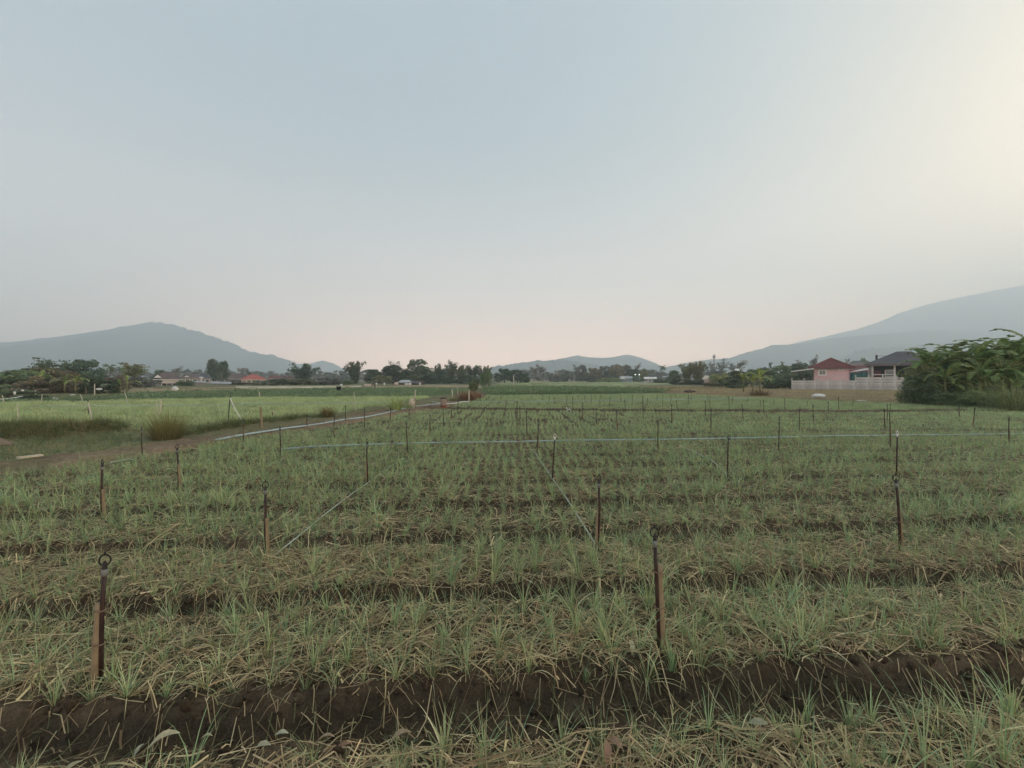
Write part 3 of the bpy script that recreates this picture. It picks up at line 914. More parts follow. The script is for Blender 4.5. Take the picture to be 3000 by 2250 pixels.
# ------------------------------------------------------------------ sprinkler risers
# photo pixels: base x, base y, top x, top y
RISERS = [(296, 2000, 308, 1622), (776, 1634, 778, 1410), (298, 1520, 300, 1347), (523, 1435, 519, 1302), (418, 1340, 415, 1254), (822, 1346, 820, 1254),
          (1078, 1417, 1075, 1286), (1195, 1328, 1190, 1237), (979, 1288, 980, 1217), (899, 1258, 900, 1215), (1012, 1241, 1012, 1189), (1069, 1256, 1068, 1198),
          (1144, 1232, 1144, 1195), (1199, 1222, 1199, 1200), (1261, 1285, 1260, 1214), (1299, 1252, 1298, 1198), (1322, 1230, 1322, 1202), (1341, 1212, 1342, 1175),
          (712, 1293, 712, 1229), (1514, 1229, 1515, 1175), (1523, 1252, 1523, 1192), (1545, 1278, 1542, 1207), (1573, 1325, 1577, 1229), (1618, 1411, 1626, 1272),
          (1750, 1618, 1755, 1391), (1933, 1911, 1917, 1543), (1928, 1325, 1928, 1232), (1810, 1270, 1806, 1202), (1747, 1246, 1746, 1197), (1707, 1227, 1707, 1180),
          (1968, 1244, 1968, 1185), (1885, 1225, 1883, 1160), (2083, 1266, 2083, 1198), (2067, 1220, 2066, 1175), (2132, 1404, 2135, 1275), (1985, 1202, 1982, 1173),
          (1834, 1210, 1830, 1171), (1661, 1198, 1661, 1161), (1679, 1205, 1678, 1161), (1609, 1181, 1609, 1159), (1624, 1186, 1624, 1163), (1713, 1179, 1714, 1159),
          (1733, 1185, 1732, 1158), (1756, 1189, 1759, 1158), (1784, 1197, 1788, 1163), (1694, 1173, 1694, 1158), (1743, 1170, 1743, 1158), (1764, 1170, 1764, 1156),
          (1819, 1181, 1819, 1156), (1852, 1183, 1853, 1158), (1895, 1190, 1897, 1167), (1925, 1176, 1925, 1156), (1942, 1188, 1942, 1156), (1966, 1181, 1966, 1156),
          (1980, 1170, 1979, 1156), (2016, 1188, 2017, 1156), (2025, 1176, 2025, 1156), (2075, 1181, 2073, 1156), (2080, 1194, 2080, 1160), (2129, 1172, 2129, 1161),
          (2137, 1202, 2135, 1161), (2145, 1187, 2146, 1163), (2178, 1235, 2174, 1184), (2191, 1179, 2191, 1166), (2227, 1192, 2227, 1172), (2239, 1217, 2236, 1172),
          (2268, 1186, 2268, 1170), (2300, 1201, 2298, 1168), (2281, 1322, 2283, 1224), (2364, 1193, 2365, 1175), (2342, 1263, 2343, 1196), (2384, 1235, 2382, 1186),
          (2427, 1212, 2426, 1177), (2458, 1201, 2456, 1163), (2499, 1190, 2499, 1168), (2593, 1259, 2590, 1198), (2599, 1230, 2599, 1185), (2608, 1314, 2606, 1210),
          (2608, 1208, 2608, 1183), (2626, 1402, 2629, 1263), (2638, 1618, 2624, 1390), (2850, 1255, 2856, 1194), (2956, 1299, 2956, 1222), (2810, 1222, 2810, 1190),
          (1468, 1173, 1468, 1160), (1432, 1172, 1432, 1160), (1407, 1180, 1407, 1160), (1424, 1174, 1424, 1161), (1556, 1172, 1556, 1158), (1590, 1172, 1590, 1158)]
NEAR_LABEL = {
    (296, 2000): 'brown sprinkler riser with pale bamboo on its left, nearest at the left',
    (776, 1634): 'brown riser tied to short bamboo beside a green hose, left of centre',
    (298, 1520): 'dark sprinkler riser with bamboo lower half behind the nearest left riser',
    (523, 1435): 'brown sprinkler riser with pale bamboo on its right, near the bend of the dirt path',
    (418, 1340): 'thin sprinkler riser standing against the dirt path in front of the dry bush',
    (822, 1346): 'sprinkler riser at the left end of the straight pale blue pipe',
    (1078, 1417): 'thin brown riser leaning slightly, between the near left riser and blue pipe',
    (1195, 1328): 'riser with a round black head just in front of the blue pipe, left of centre',
    (1618, 1411): 'leaning sprinkler riser with a white tip beside the slanting hose in the centre',
    (1573, 1325): 'slanting sprinkler riser crossing the blue pipe where the hose branches off',
    (1750, 1618): 'sprinkler riser with ring head at the near end of the slanting hose',
    (1933, 1911): 'sprinkler riser strapped to a thick tan bamboo stake, nearest right of centre',
    (1928, 1325): 'plain dark sprinkler riser crossing the blue pipe, right of centre',
    (2132, 1404): 'tall thin sprinkler riser at the end of the faint hose, right of centre',
    (2281, 1322): 'black-tipped sprinkler riser crossing the dashed part of the blue pipe',
    (2608, 1314): 'thick dark sprinkler riser crossing the blue pipe at the right',
    (2626, 1402): 'white-capped sprinkler riser standing directly behind the big ring-headed one at right',
    (2638, 1618): 'big dark sprinkler riser with an open ring head, nearest at the right',
    (2956, 1299): 'sprinkler riser at the far right edge of the blue pipe',
    (712, 1293): 'thin sprinkler riser at the left end of the curved pipe beside the path',
}
BAM = {(296, 2000): (-.026, .62, .018), (776, 1634): (.016, .5, .016), (298, 1520): (.016, .5, .018), (523, 1435): (.018, .6, .017), (1933, 1911): (.022, .70, .018), (2638, 1618): (.022, .42, .012), (1750, 1618): (-.012, .5, .010)}
info = []
for bx_, by_, tx_, ty_ in RISERS:
    X, Y = G(bx_, by_)
    z0 = float(hgt(np.array([X]), np.array([Y]))[0])
    top = P(tx_, ty_, Y)
    info.append(((bx_, by_), Vector((X, Y, z0)), top, Y))
far_k = {True: 0, False: 0}
cnt = {}
for (key, base, top, Y) in sorted(info, key=lambda q: q[0][0]):
    if key in NEAR_LABEL:
        label = NEAR_LABEL[key]; grp = 'sprinkler risers in the onion beds'
    else:
        zone = 'far' if Y > 23.4 else 'mid'
        cnt[zone] = cnt.get(zone, 0) + 1
        where = 'in the far beds beyond the dark furrow' if zone == 'far' else 'between pale pipe and dark furrow'
        label = 'thin riser, %s from left of those %s' % (ORD[cnt[zone] - 1], where)
        grp = 'sprinkler risers in the onion beds'
    t = thing('sprinkler_riser', base, label, 'sprinkler', grp)
    d = top - base
    L = d.length; u = d.normalized()
    near = Y < 9
    hh = .085 if near else .06
    n = 10 if near else 6
    r0 = .0112 if Y < 6 else (.0108 if Y < 12 else .012)
    bow = Vector((random.uniform(-.012, .012), 0, 0))
    pb = MB()
    pts = [Vector((0, 0, -.08)), u * (L * .3) + bow * .7, u * (L * .6) + bow, u * (L - hh)]
    pb.tube(pts, r0, n)
    pb.build('riser_pipe', M['riser'], t, True)
    c = u * (L - hh)
    if Y < 30:
        MB().tube([c - u * .035, c + u * .002], r0 * 1.35, n).build('collar', M['tape'] if random.random() < .6 or near else M['black'], t, True)
    h = MB()
    if Y < 14:
        h.tube([c, c + u * .022], [.014, .010], 8)
        h.ring(c + u * .05 + Vector((0, 0, 0)), .024, .030, .0045, 14, 5, random.uniform(-.6, .6))
        h.tube([c + u * .075, c + u * .098], [.006, .004], 6)
        h.lathe([(.0, .0), (.010, .004), (.006, .022), (0, .026)], 6, tuple(c + u * .022))
    else:
        h.tube([c, c + u * .02, c + u * .04, c + u * .07], [.014, .020, .020, .006], 6)
    h.build('sprinkler_head', M['white'] if key in ((1618, 1411), (2626, 1402)) else M['black'], t)
    if key in BAM or (Y < 20 and random.random() < .3):
        dx, f, rb = BAM.get(key, (random.choice((-.02, .02)), random.uniform(.4, .6), .012))
        bm = MB()
        b0, b1 = Vector((dx * 1.15, .012 if dx > 0 else -.012, -.08)), u * (L * f) + Vector((dx, 0, 0))
        pts, rad = [], []
        for i in range(13):
            q = i / 12
            pts.append(b0.lerp(b1, q)); rad.append(rb * (1.12 - .25 * q) * (1.18 if i % 4 == 3 else 1))
        bm.tube(pts, rad, 10).build('bamboo_stake', M['bamboo'], t, True)
        if near:
            tie = MB()
            for q in (.55, .93):
                c2 = b0.lerp(b1, q) * .5 + (u * (L * f * q)) * .5
                tie.lathe([(abs(dx) * .5 + rb * 1.0, -.004), (abs(dx) * .5 + rb * 1.04, 0), (abs(dx) * .5 + rb * 1.0, .004)], 12, tuple(c2))
            tie.build('tie', M['wood'], t)


# ------------------------------------------------------------------ pipes and hoses
def pipe(name, px, r, mt, label, cat, lift=0.0, n=8, sub=14, wig=.012, seed=0):
    q = np.array([G(*p) for p in px])
    s = np.r_[0, np.cumsum(np.hypot(*np.diff(q, axis=0).T))]
    m = (len(px) - 1) * sub + 1
    t = np.linspace(0, s[-1], m)
    x, y = np.interp(t, s, q[:, 0]), np.interp(t, s, q[:, 1])
    for _ in range(int(sub * .8)):
        x[1:-1] = (x[:-2] + 2 * x[1:-1] + x[2:]) / 4; y[1:-1] = (y[:-2] + 2 * y[1:-1] + y[2:]) / 4
    y = y + wig * (fbm(t * .9, t * 0, 50 + seed) - .5) * 2
    z = hgt(x, y, False) + r + lift
    for _ in range(90 if r < .012 else 12):
        z[1:-1] = np.maximum((z[:-2] + 2 * z[1:-1] + z[2:]) / 4, z[1:-1])
    mb = MB(); mb.tube(np.stack([x, y, z], -1).tolist(), r, n)
    o = mb.build(name, mt, None, True)
    return tag(o, label, cat)


pipe('water_pipe', [(632, 1304), (700, 1290), (820, 1271), (1000, 1241), (1080, 1229), (1140, 1215), (1200, 1198), (1250, 1190), (1288, 1187)], .026, M['pvc'],
     'pale blue main water pipe curving along the dirt path to the drum', 'pipe', .08)
pipe('water_pipe', [(1305, 1186), (1330, 1186), (1355, 1181), (1372, 1180)], .035, M['white'], 'short white pipe piece right of the rusty drum', 'pipe', .06)
pipe('water_pipe', [(1266, 1181), (1290, 1184)], .03, M['hose'], 'thin pale pipe running into the drum from behind', 'pipe', .06)
pipe('water_pipe', [(822, 1323), (1078, 1313), (1190, 1309), (1400, 1305), (1570, 1302), (1750, 1299), (1928, 1297), (2130, 1294), (2280, 1290), (2440, 1286), (2606, 1284), (2800, 1282), (3020, 1279)], .017, M['pvc'],
     'long straight pale blue water pipe lying across the onion beds', 'pipe', .07, 8, 14, .05, 3)
pipe('water_pipe', [(1365, 1183), (1500, 1182), (1700, 1178.5), (1900, 1177), (2100, 1174), (2200, 1171)], .018, M['pvc'], 'thin far pale pipe across the beds beyond the dark furrow', 'pipe', .11, 6, 10, .06)
pipe('water_pipe', [(90, 1199), (260, 1198), (470, 1196), (680, 1192), (900, 1188.5), (1040, 1187), (1140, 1185)], .02, M['pvc'], 'pale pipe lying across the light green left field', 'pipe', .13, 6, 10, .12)
pipe('water_pipe', [(-40, 1184), (30, 1179), (70, 1172)], .03, M['white'], 'white pipe sloping by the hedge at far left', 'pipe', .25, 6, 10)
pipe('hose', [(1560, 1322), (1590, 1368), (1620, 1413), (1660, 1470), (1700, 1535), (1746, 1612)], .008, M['hose'], 'pale green hose slanting from the blue pipe to a near riser', 'hose', .04, 6)
pipe('hose', [(1990, 1312), (2040, 1335), (2090, 1362), (2128, 1400)], .008, M['hose'], 'faint thin hose slanting across the beds right of centre', 'hose', .06, 6)
pipe('hose', [(1186, 1344), (1130, 1382), (1082, 1418), (1020, 1462), (950, 1517), (870, 1585), (795, 1645)], .007, M['hose'], 'grey green hose running down to the near left riser', 'hose', .03, 6)
pipe('hose', [(322, 1373), (355, 1366), (392, 1358)], .010, M['hose'], 'short pale hose piece lying among onions at left', 'hose', .10, 6)
pipe('hose', [(1660, 1199), (1672, 1210)], .018, M['white'], 'short white hose piece across the dark furrow', 'hose', .12, 6)


# ------------------------------------------------------------------ posts and poles on the left
def pole(name, px, r, mt, label, cat='post', Y=None, tap=.8, n=7):
    X0, Y0 = G(*px[0])
    Y0 = Y or Y0
    pts = [P(x, y, Y0) for x, y in px]
    base = Vector((pts[0].x, Y0, pts[0].z))
    pts = [p - base for p in pts]
    pts[0].z -= .12
    m = len(pts)
    mb = MB()
    fine, rad = [], []
    for i in range(m - 1):
        for k in range(4):
            q = k / 4; fine.append(pts[i].lerp(pts[i + 1], q)); rad.append(r * (1 - (1 - tap) * (i + q) / (m - 1)) * (1.12 if k == 2 else 1))
    fine.append(pts[-1]); rad.append(r * tap)
    o = mb.tube(fine, rad, n).build(name, mt, None, True)
    o.location = base
    return tag(o, label, cat)


PB, WD = M['palebamboo'], M['wood']
pole('bamboo_pole', [(272, 1249), (266, 1215), (258, 1179)], .028, PB, 'thick leaning pale bamboo pole in the light green left field', 'pole')
pole('stake', [(260, 1253), (259, 1215), (258, 1172)], .018, M['black'], 'thin dark stake propping the leaning pale bamboo pole', 'stake', 20.0)
pole('bamboo_pole', [(55, 1249), (53, 1215), (52, 1182)], .018, PB, 'thin pale pole near the left edge of the light field', 'pole')
pole('bamboo_pole', [(470, 1212), (470, 1190), (471, 1169)], .045, PB, 'stout pale bamboo post rising behind the dry bush', 'post')
pole('stake', [(464, 1228), (460, 1198), (458, 1171)], .018, PB, 'thin stake beside the stout pale post behind the bush', 'stake')
pole('stake', [(668, 1243), (671, 1200), (675, 1158)], .016, M['black'], 'thin dark riser holding up the slanting white hose', 'stake')
o_ = MB(); Yh = G(668, 1243)[1]
o_.tube([P(x, y, Yh - .02) for x, y in ((674, 1166), (680, 1180), (690, 1202), (700, 1218), (711, 1233))], .018, 7)
tag(o_.build('hose', M['white'], None, True), 'white hose slanting down from a dark riser in the left field', 'hose')
pole('wooden_post', [(770, 1265), (766, 1230), (763, 1191)], .035, M['bamboo'], 'weathered wooden post on the grassy bank beside the path', 'post')
pole('stake', [(799, 1226), (799, 1216), (798, 1206)], .03, WD, 'short dark stake in the left field right of the wooden post', 'stake')
pole('stake', [(805, 1227), (805, 1215), (804, 1202)], .025, PB, 'short pale stake beside the short dark one', 'stake')
pole('bamboo_pole', [(760, 1166), (760, 1157), (759, 1147)], .045, PB, 'short white post at the far edge of the light left field', 'post')
pole('bamboo_pole', [(1044, 1204), (1040, 1195), (1038, 1170), (1037, 1149)], .025, PB, 'slim pale pole with a bent foot right of the round bush', 'pole')
for (p, lab) in (([(10, 1184), (7, 1158)], 'first from left of the slim pale stakes at the far edge of the left field'),
                 ([(120, 1183), (123, 1156)], 'second from left of the slim pale stakes at the far edge of the left field'),
                 ([(244, 1184), (235, 1155)], 'third from left of the slim pale stakes at the far edge of the left field'),
                 ([(375, 1183), (365, 1151)], 'fourth from left of the slim pale stakes at the far edge of the left field')):
    pole('stake', [p[0], ((p[0][0] + p[1][0]) / 2 + 1, (p[0][1] + p[1][1]) / 2), p[1]], .028, PB, lab, 'stake')
pole('wooden_post', [(104, 1163), (104, 1154), (103, 1144)], .06, M['white'], 'stubby white post below the brown trees at left', 'post')
pole('wooden_post', [(277, 1159), (277, 1143), (277, 1124)], .05, PB, 'tall pale post against the dark bushes at left', 'post')
pole('wooden_post', [(252, 1155), (252, 1145), (251, 1130)], .035, WD, 'thin dark post beside the tall pale post at left', 'post')
pole('bamboo_pole', [(1325, 1164), (1325, 1152), (1324, 1140)], .055, PB, 'pale post left of the brown bush by the drum', 'post')
pole('bamboo_pole', [(1342, 1157), (1341, 1148), (1341, 1137)], .045, PB, 'slimmer pale post between the pale post and the brown bush', 'post')
pole('bamboo_pole', [(1504, 1135), (1505, 1118), (1504, 1101)], .11, PB, 'tall pale pole rising from the dark green crop at centre', 'pole')
pole('wooden_post', [(1374, 1183), (1374, 1165), (1374, 1143)], .04, PB, 'pale post standing in front of the brown bush', 'post')
pole('bamboo_pole', [(1651, 1132), (1651, 1127), (1651, 1122)], .08, PB, 'left one of two pale posts in the far pale field', 'post')
pole('bamboo_pole', [(1669, 1132), (1669, 1127), (1669, 1122)], .08, PB, 'right one of two pale posts in the far pale field', 'post')
pole('bamboo_pole', [(1212, 1197), (1214, 1172), (1218, 1142)], .042, PB, 'leaning pale bamboo pole with a sack tied at its foot', 'pole')
pole('wooden_post', [(1218, 1199), (1218, 1185), (1217, 1166)], .035, M['bamboo'], 'short brown post right behind the sack by the pipe', 'post')


# ------------------------------------------------------------------ small things lying about
def blob(name, c, size, mt, label, cat, seed=0, n=10, m=8, rough=.35, rz=0.):
    """a crumpled soft shape (sack, heap, sheet)"""
    g = np.random.default_rng(seed)
    vs, fs = [], []
    for i in range(m + 1):
        th = math.pi * i / m
        for k in range(n):
            ph = 2 * math.pi * k / n
            q = 1 + rough * (g.random() - .5)
            vs.append((size[0] * .5 * math.sin(th) * math.cos(ph) * q, size[1] * .5 * math.sin(th) * math.sin(ph) * q, size[2] * .5 * (math.cos(th) * q + 1)))
    for i in range(m):
        for k in range(n):
            fs.append((i * n + k, (i + 1) * n + k, (i + 1) * n + (k + 1) % n, i * n + (k + 1) % n))
    mb = MB(); mb.add(vs, fs)
    o = mb.build(name, mt, None, False)
    o.location = c; o.rotation_euler.z = rz
    return tag(o, label, cat)


def gpt(x, y, dz=0):
    X, Y = G(x, y); return (X, Y, float(hgt(np.array([X]), np.array([Y]), False)[0]) + dz)


M['sackpink'] = mat('stained_sack', (.62, .50, .42), .8, .25, 9)
blob('sack', gpt(1206, 1195), (.26, .2, .52), M['sackpink'], 'pinkish white plastic sack tied to the leaning bamboo pole', 'sack', 3)
blob('plastic_sheet', gpt(2398, 1167.5), (1.15, .6, .36), M['white'], 'bright white plastic heap on the stubble edge below the wall', 'plastic sheet', 4)
blob('plastic_sheet', gpt(2523, 1175), (.7, .4, .07), M['white'], 'flat white plastic scrap on the verge right of the white heap', 'plastic sheet', 5)
blob('sack', gpt(513, 1146), (.75, .6, .65), M['white'], 'white bundle on the brown field edge below the white shed', 'sack', 6)
blob('sack', gpt(160, 1172), (.5, .3, .2), M['white'], 'white sack lying on the ground below the brown trees', 'sack', 7)
blob('sack', gpt(213, 1160), (.55, .3, .16), M['white'], 'small white scrap on bare soil left of the tall pale post', 'scrap', 8)
blob('plastic_bag', (P(43, 1150, 36).x, 36, .35), (.16, .14, .26), M['white'], 'white bag hung on a stake in front of the left hedge', 'bag', 9)
blob('plastic_bag', (P(66, 1141, 38).x, 38, .55), (.2, .14, .16), M['white'], 'small white bag caught on top of the left hedge', 'bag', 10)
blob('plastic_bag', (P(316, 1139, 47).x, 46, .45), (.7, .2, .2), M['white'], 'white plastic strip caught in the dark bushes at left', 'plastic', 12)
blob('soil_heap', gpt(2020, 1151), (1.3, .8, .34), M['bark'], 'small dark heap at the left of the stubble field', 'heap', 13)
blob('wheat_bundle', gpt(575, 1149), (.55, .4, .3), M['bark'], 'small dark lump on the green strip below the tin sheds', 'lump', 14)

# drum by the pipe
X, Y = G(1299, 1194)
t = thing('drum', (X, Y, float(hgt(np.array([X]), np.array([Y]), False)[0]) - .02), 'rusty banded drum standing where the pipes meet by the path', 'drum')
MB().lathe([(.0, 0), (.175, 0), (.18, .04), (.17, .05), (.17, .2), (.178, .22), (.17, .24), (.17, .38), (.178, .40), (.17, .42), (.17, .56), (.15, .565), (.15, .3), (0, .3)], 18).build('body', M['rust'], t, True)
MB().lathe([(.165, .555), (.20, .56), (.20, .60), (.15, .60), (.15, .556)], 18).build('rim', M['black'], t, True)
M['redrust'] = mat('red_rust', (.20, .075, .045), .85, .3, 9)
MB().lathe([(.181, 0), (.186, .01), (.186, .17), (.172, .18)], 18).build('base_band', M['redrust'], t, True)

# bin and posts far left of centre
X, Y = G(993, 1148)
t = thing('bin', (X, Y, 0), 'black bin standing in the dark green strip left of centre', 'bin')
MB().lathe([(.0, 0), (.24, 0), (.3, .62), (.32, .64), (.32, .67), (.28, .67), (.25, .1), (0, .1)], 14).build('body', M['black'], t, True)
X, Y = G(1000, 1147)
t = thing('marker_post', (X, Y, 0), 'pale post with a white cap just right of the black bin', 'post')
MB().tube([(0, 0, -.1), (0, 0, .75)], .07, 8).build('post', M['palebamboo'], t)
MB().lathe([(.0, .72), (.14, .74), (.13, .92), (.06, .98), (0, .99)], 9).build('cap', M['white'], t)
for k, (x, h, lab) in enumerate(((1092, .55, 'left'), (1098, .75, 'middle'), (1103, .85, 'right'))):
    X, Y = G(x, 1140)
    t = thing('marker_post', (X, Y, 0), '%s one of three short rag-topped posts below the bamboo at left of centre' % lab, 'post', 'rag-topped posts')
    MB().tube([(0, 0, -.1), (.02, 0, h)], .07, 7).build('post', M['bark'] if k == 1 else M['palebamboo'], t)
    MB().lathe([(.0, h - .1), (.15, h - .06), (.12, h + .1), (0, h + .16)], 7).build('rag', M['white'] if k == 2 else M['wood'], t)

# low hut roof corner at the left edge, plank on the grass
Yk = 10.0
t = thing('low_hut', (P(-128, 1320, Yk).x, Yk, 0), 'brown plank roof corner of a low hut at the left edge', 'hut')
Mk = Matrix.Rotation(R(22), 3, 'Y')
for i in range(6):
    MB().box(Mk @ Vector((0, 0, 0)) + Vector((-.02, -.5 + i * .2, .36)), (1.45, .185, .03), 0, None, Mk).build('plank', M['wood'], t)
for sy in (-.45, .45):
    MB().box((-.5, sy, .22), (.06, .06, .55)).build('post', M['wood'], t)
MB().box((-.2, 0, .08), (.75, .7, .22)).build('shadow_box', M['black'], t)  # black box standing in for the shadow under the plank roof
a, b = G(52, 1361), G(122, 1352)
o = MB().box((0, 0, .02), (math.dist(a, b), .13, .03)).build('board', mat('bleached_board', (.55, .48, .34), .8, .2, 8))
o.location = ((a[0] + b[0]) / 2, (a[1] + b[1]) / 2, .11); o.rotation_euler.z = math.atan2(b[1] - a[1], b[0] - a[0])
tag(o, 'bleached pale board lying along the path edge at far left', 'board')

# ------------------------------------------------------------------ fallen leaves in the foreground
LV = [(210, 2204, .075, 55, 0, 'upright cream leaf in the near furrow at lower left'), (114, 2217, .07, 20, 0, 'flat cream leaf at the bottom left corner'), (481, 2193, .12, 28, 0, 'long pale curved leaf at the foot of the near furrow, left'),
      (409, 2197, .05, 80, 1, 'tiny pale leaf left of the long curved one'), (605, 2190, .05, 10, 0, 'small cream leaf right of the long curved one'), (825, 2181, .06, 5, 1, 'pale oval leaf in the near furrow left of centre'), (774, 2221, .06, 0, 1, 'round yellowish leaf at the bottom, left of centre'),
      (953, 2195, .08, 12, 2, 'tan leaf lying along the near furrow, left of centre'), (1004, 2154, .08, 32, 3, 'reddish brown leaf on the near furrow face'), (1253, 1873, .055, 25, 3, 'small orange tan leaf on the straw above centre bottom'),
      (1157, 1969, .06, 100, 2, 'upright tan leaf on the straw bed, left of centre'), (968, 1930, .055, 40, 2, 'small tan leaf on the bed at left of centre'), (1174, 2179, .1, 22, 2, 'broad brown leaf at the front edge of the furrow, centre'),
      (1666, 2128, .07, -5, 3, 'dark pinkish leaf in the near furrow, right of centre'), (1847, 1911, .09, 86, 0, 'narrow cream leaf upright in the straw beside the bamboo-strapped riser'), (2966, 2013, .08, 35, 3, 'orange tan leaf near the right edge'),
      (2486, 1930, .05, 15, 3, 'small pinkish leaf among onions at lower right'), (2222, 2150, .08, -15, 1, 'crumpled pale leaf at the foot of the furrow, right'), (1775, 2235, .09, 80, 3, 'curled tan leaf at the bottom right of centre'), (1800, 2215, .10, -60, 3, 'long curled tan leaf at the bottom, leaning right')]
LC = [(.46, .40, .25), (.42, .40, .27), (.33, .24, .15), (.32, .19, .12)]
for x, y, L, an, ci, lab in LV:
    mb = MB(); c = jit(LC[ci], .1); vs, fs = [], []
    for i in range(7):
        f = i / 6; w = L * .22 * math.sin(math.pi * min(1, f * .95 + .03)) ** .8
        z = .25 * L * math.sin(f * 2.6) * .6
        for s in (-1, 0, 1):
            vs.append(((f - .5) * L, s * w, z + abs(s) * w * .55))
    for i in range(6):
        for k in range(2):
            a = i * 3 + k; fs.append((a, a + 3, a + 4, a + 1))
    mb.add(vs, fs, c)
    o = mb.build('fallen_leaf', M['leafdry'], None, True)
    X, Y = G(x, y)
    o.location = (X, Y, float(hgt(np.array([X]), np.array([Y]))[0]) + .035)
    o.scale = (1.0, .85, 1.25)
    o.rotation_euler = (random.uniform(-.3, .5), -abs(math.sin(R(an))) * .35, R(an))
    tag(o, lab, 'leaf', 'dead leaves on the foreground soil')
# ------------------------------------------------------------------ trees
def cards(C, N, size, asp=.5, cols=None, g=None):
    """leaf-shaped quads at centres C with normals near N"""
    n = len(C)
    t = g.normal(size=(n, 3)); t -= (t * N).sum(1, keepdims=True) * N
    t /= np.linalg.norm(t, axis=1, keepdims=True) + 1e-9
    b = np.cross(N, t)
    s = size * g.uniform(.6, 1.35, n)[:, None]
    V = np.stack([C - t * s, C - b * s * asp, C + t * s, C + b * s * asp], 1).reshape(-1, 3)
    F = np.arange(4 * n).reshape(n, 4)
    return V, F, np.repeat(cols, 4, 0)


def shade(n, g, lo=.6, hi=1.45, warm=.12):
    k = g.uniform(lo, hi, n)[:, None]
    w = g.normal(0, warm, n)[:, None]
    return k * np.concatenate([1 + w, np.ones((n, 1)), 1 - w * .6], 1)


def sph(n, g):
    v = g.normal(size=(n, 3)); return v / np.linalg.norm(v, axis=1, keepdims=True)


def lobe_crown(seed, n, lobes, zlo=.3, leaf=.034, flat=.8, top=1.0, wide=.5):
    g = np.random.default_rng(seed)
    L = []
    for i in range(lobes):
        f = g.random() ** .8
        z = zlo + (top - .13 - zlo) * f
        r = g.uniform(.10, .19) * (1.15 - .35 * f)
        env = wide * math.sqrt(max(.05, 1 - ((f - .35) / .75) ** 2)) - r * .6
        a = g.uniform(0, 6.283); q = env * math.sqrt(g.uniform(.1, 1))
        L.append((q * math.cos(a), q * math.sin(a), z, r))
    L = np.array(L)
    w = L[:, 3] ** 2; k = g.choice(len(L), n, p=w / w.sum())
    u = sph(n, g)
    rad = L[k, 3] * g.uniform(.45, 1.1, n) ** .6
    C = L[k, :3] + u * rad[:, None] * np.array((1, 1, flat))
    N = u + g.normal(0, .6, (n, 3)) + np.array((0, 0, .35)); N /= np.linalg.norm(N, axis=1, keepdims=True)
    lob = g.uniform(.8, 1.2, len(L))
    return cards(C, N, leaf, .55, shade(n, g) * lob[k][:, None], g)


def bamboo_crown(seed, n, culms=18, spread=.42, leaf=.04, droop=.25):
    g = np.random.default_rng(seed)
    C, stems = [], []
    for i in range(culms):
        a = g.uniform(0, 6.283); h = g.uniform(.62, 1.0); sp = g.uniform(.1, 1) * spread
        pts = []
        for q in np.linspace(0, 1, 9):
            r = .05 + sp * q ** 1.8
            z = h * (q - droop * max(0, q - .6) ** 2 * 3)
            pts.append((r * math.cos(a), r * math.sin(a), z))
        stems.append(pts)
        m = n // culms
        t = g.uniform(.06, 1.0, m) ** .8
        p = np.array(pts); tt = t * 8; i0 = np.minimum(tt.astype(int), 7); f = (tt - i0)[:, None]
        c = p[i0] * (1 - f) + p[i0 + 1] * f
        c = c + g.normal(0, .045, (m, 3)) * (1.25 - t[:, None] * .55) + np.array((0, 0, -.015))
        C.append(c)
    C = np.concatenate(C); m = len(C)
    C[:, 2] = np.maximum(C[:, 2], .03)
    N = sph(m, g) + np.array((0, 0, .2)); N /= np.linalg.norm(N, axis=1, keepdims=True)
    return cards(C, N, leaf, .32, shade(m, g), g), stems


def sparse_crown(seed, n, branches=14, leaf=.03, zlo=.4, clump=.05, flat=.5):
    g = np.random.default_rng(seed)
    stems, C = [], []
    for i in range(branches):
        a = g.uniform(0, 6.283); z0 = g.uniform(zlo * .7, .7); l = g.uniform(.2, .48); up = g.uniform(.2, .95)
        p0 = np.array((0, 0, z0)); d = np.array((math.cos(a), math.sin(a), up)); d /= np.linalg.norm(d)
        p1 = p0 + d * l * .55; p2 = p1 + (d + np.array((0, 0, .25)) + g.normal(0, .25, 3)) * l * .5
        p2[2] = min(p2[2], 1.0)
        stems.append([tuple(p0), tuple(p1), tuple(p2)])
        m = n // branches
        for c0 in (p1, (p1 + p2) / 2, p2):
            C.append(c0 + g.normal(0, clump, (m // 3, 3)) * np.array((1.3, 1.3, flat)))
    C = np.concatenate(C); m = len(C)
    N = sph(m, g) + np.array((0, 0, .6)); N /= np.linalg.norm(N, axis=1, keepdims=True)
    return cards(C, N, leaf, .55, shade(m, g), g), stems


def trunk_mb(h, r, lean=0, limbs=5, seed=0, spread=.28, stems=None, sr=.006):
    mb = MB(); rr = random.Random(seed)
    if h:
        pts = [Vector((lean * q * q + rr.uniform(-.012, .012), rr.uniform(-.012, .012), h * q - .03 * (q == 0))) for q in (0, .2, .45, .7, 1)]
        mb.tube(pts, [r * 1.35, r, r * .85, r * .7, r * .35], 7)
        for i in range(limbs):
            a = rr.uniform(0, 6.28); q = rr.uniform(.45, .9)
            b = Vector((lean * q * q, 0, h * q)); e = b + Vector((math.cos(a) * spread, math.sin(a) * spread, rr.uniform(.08, .26)))
            m = b.lerp(e, .5) + Vector((0, 0, .03))
            mb.tube([b, m, e], [r * .5, r * .36, r * .12], 5)
    for s in stems or []:
        k = len(s)
        mb.tube(s, [sr * (1 - .75 * i / (k - 1)) for i in range(k)], 4, None, False)
    return mb


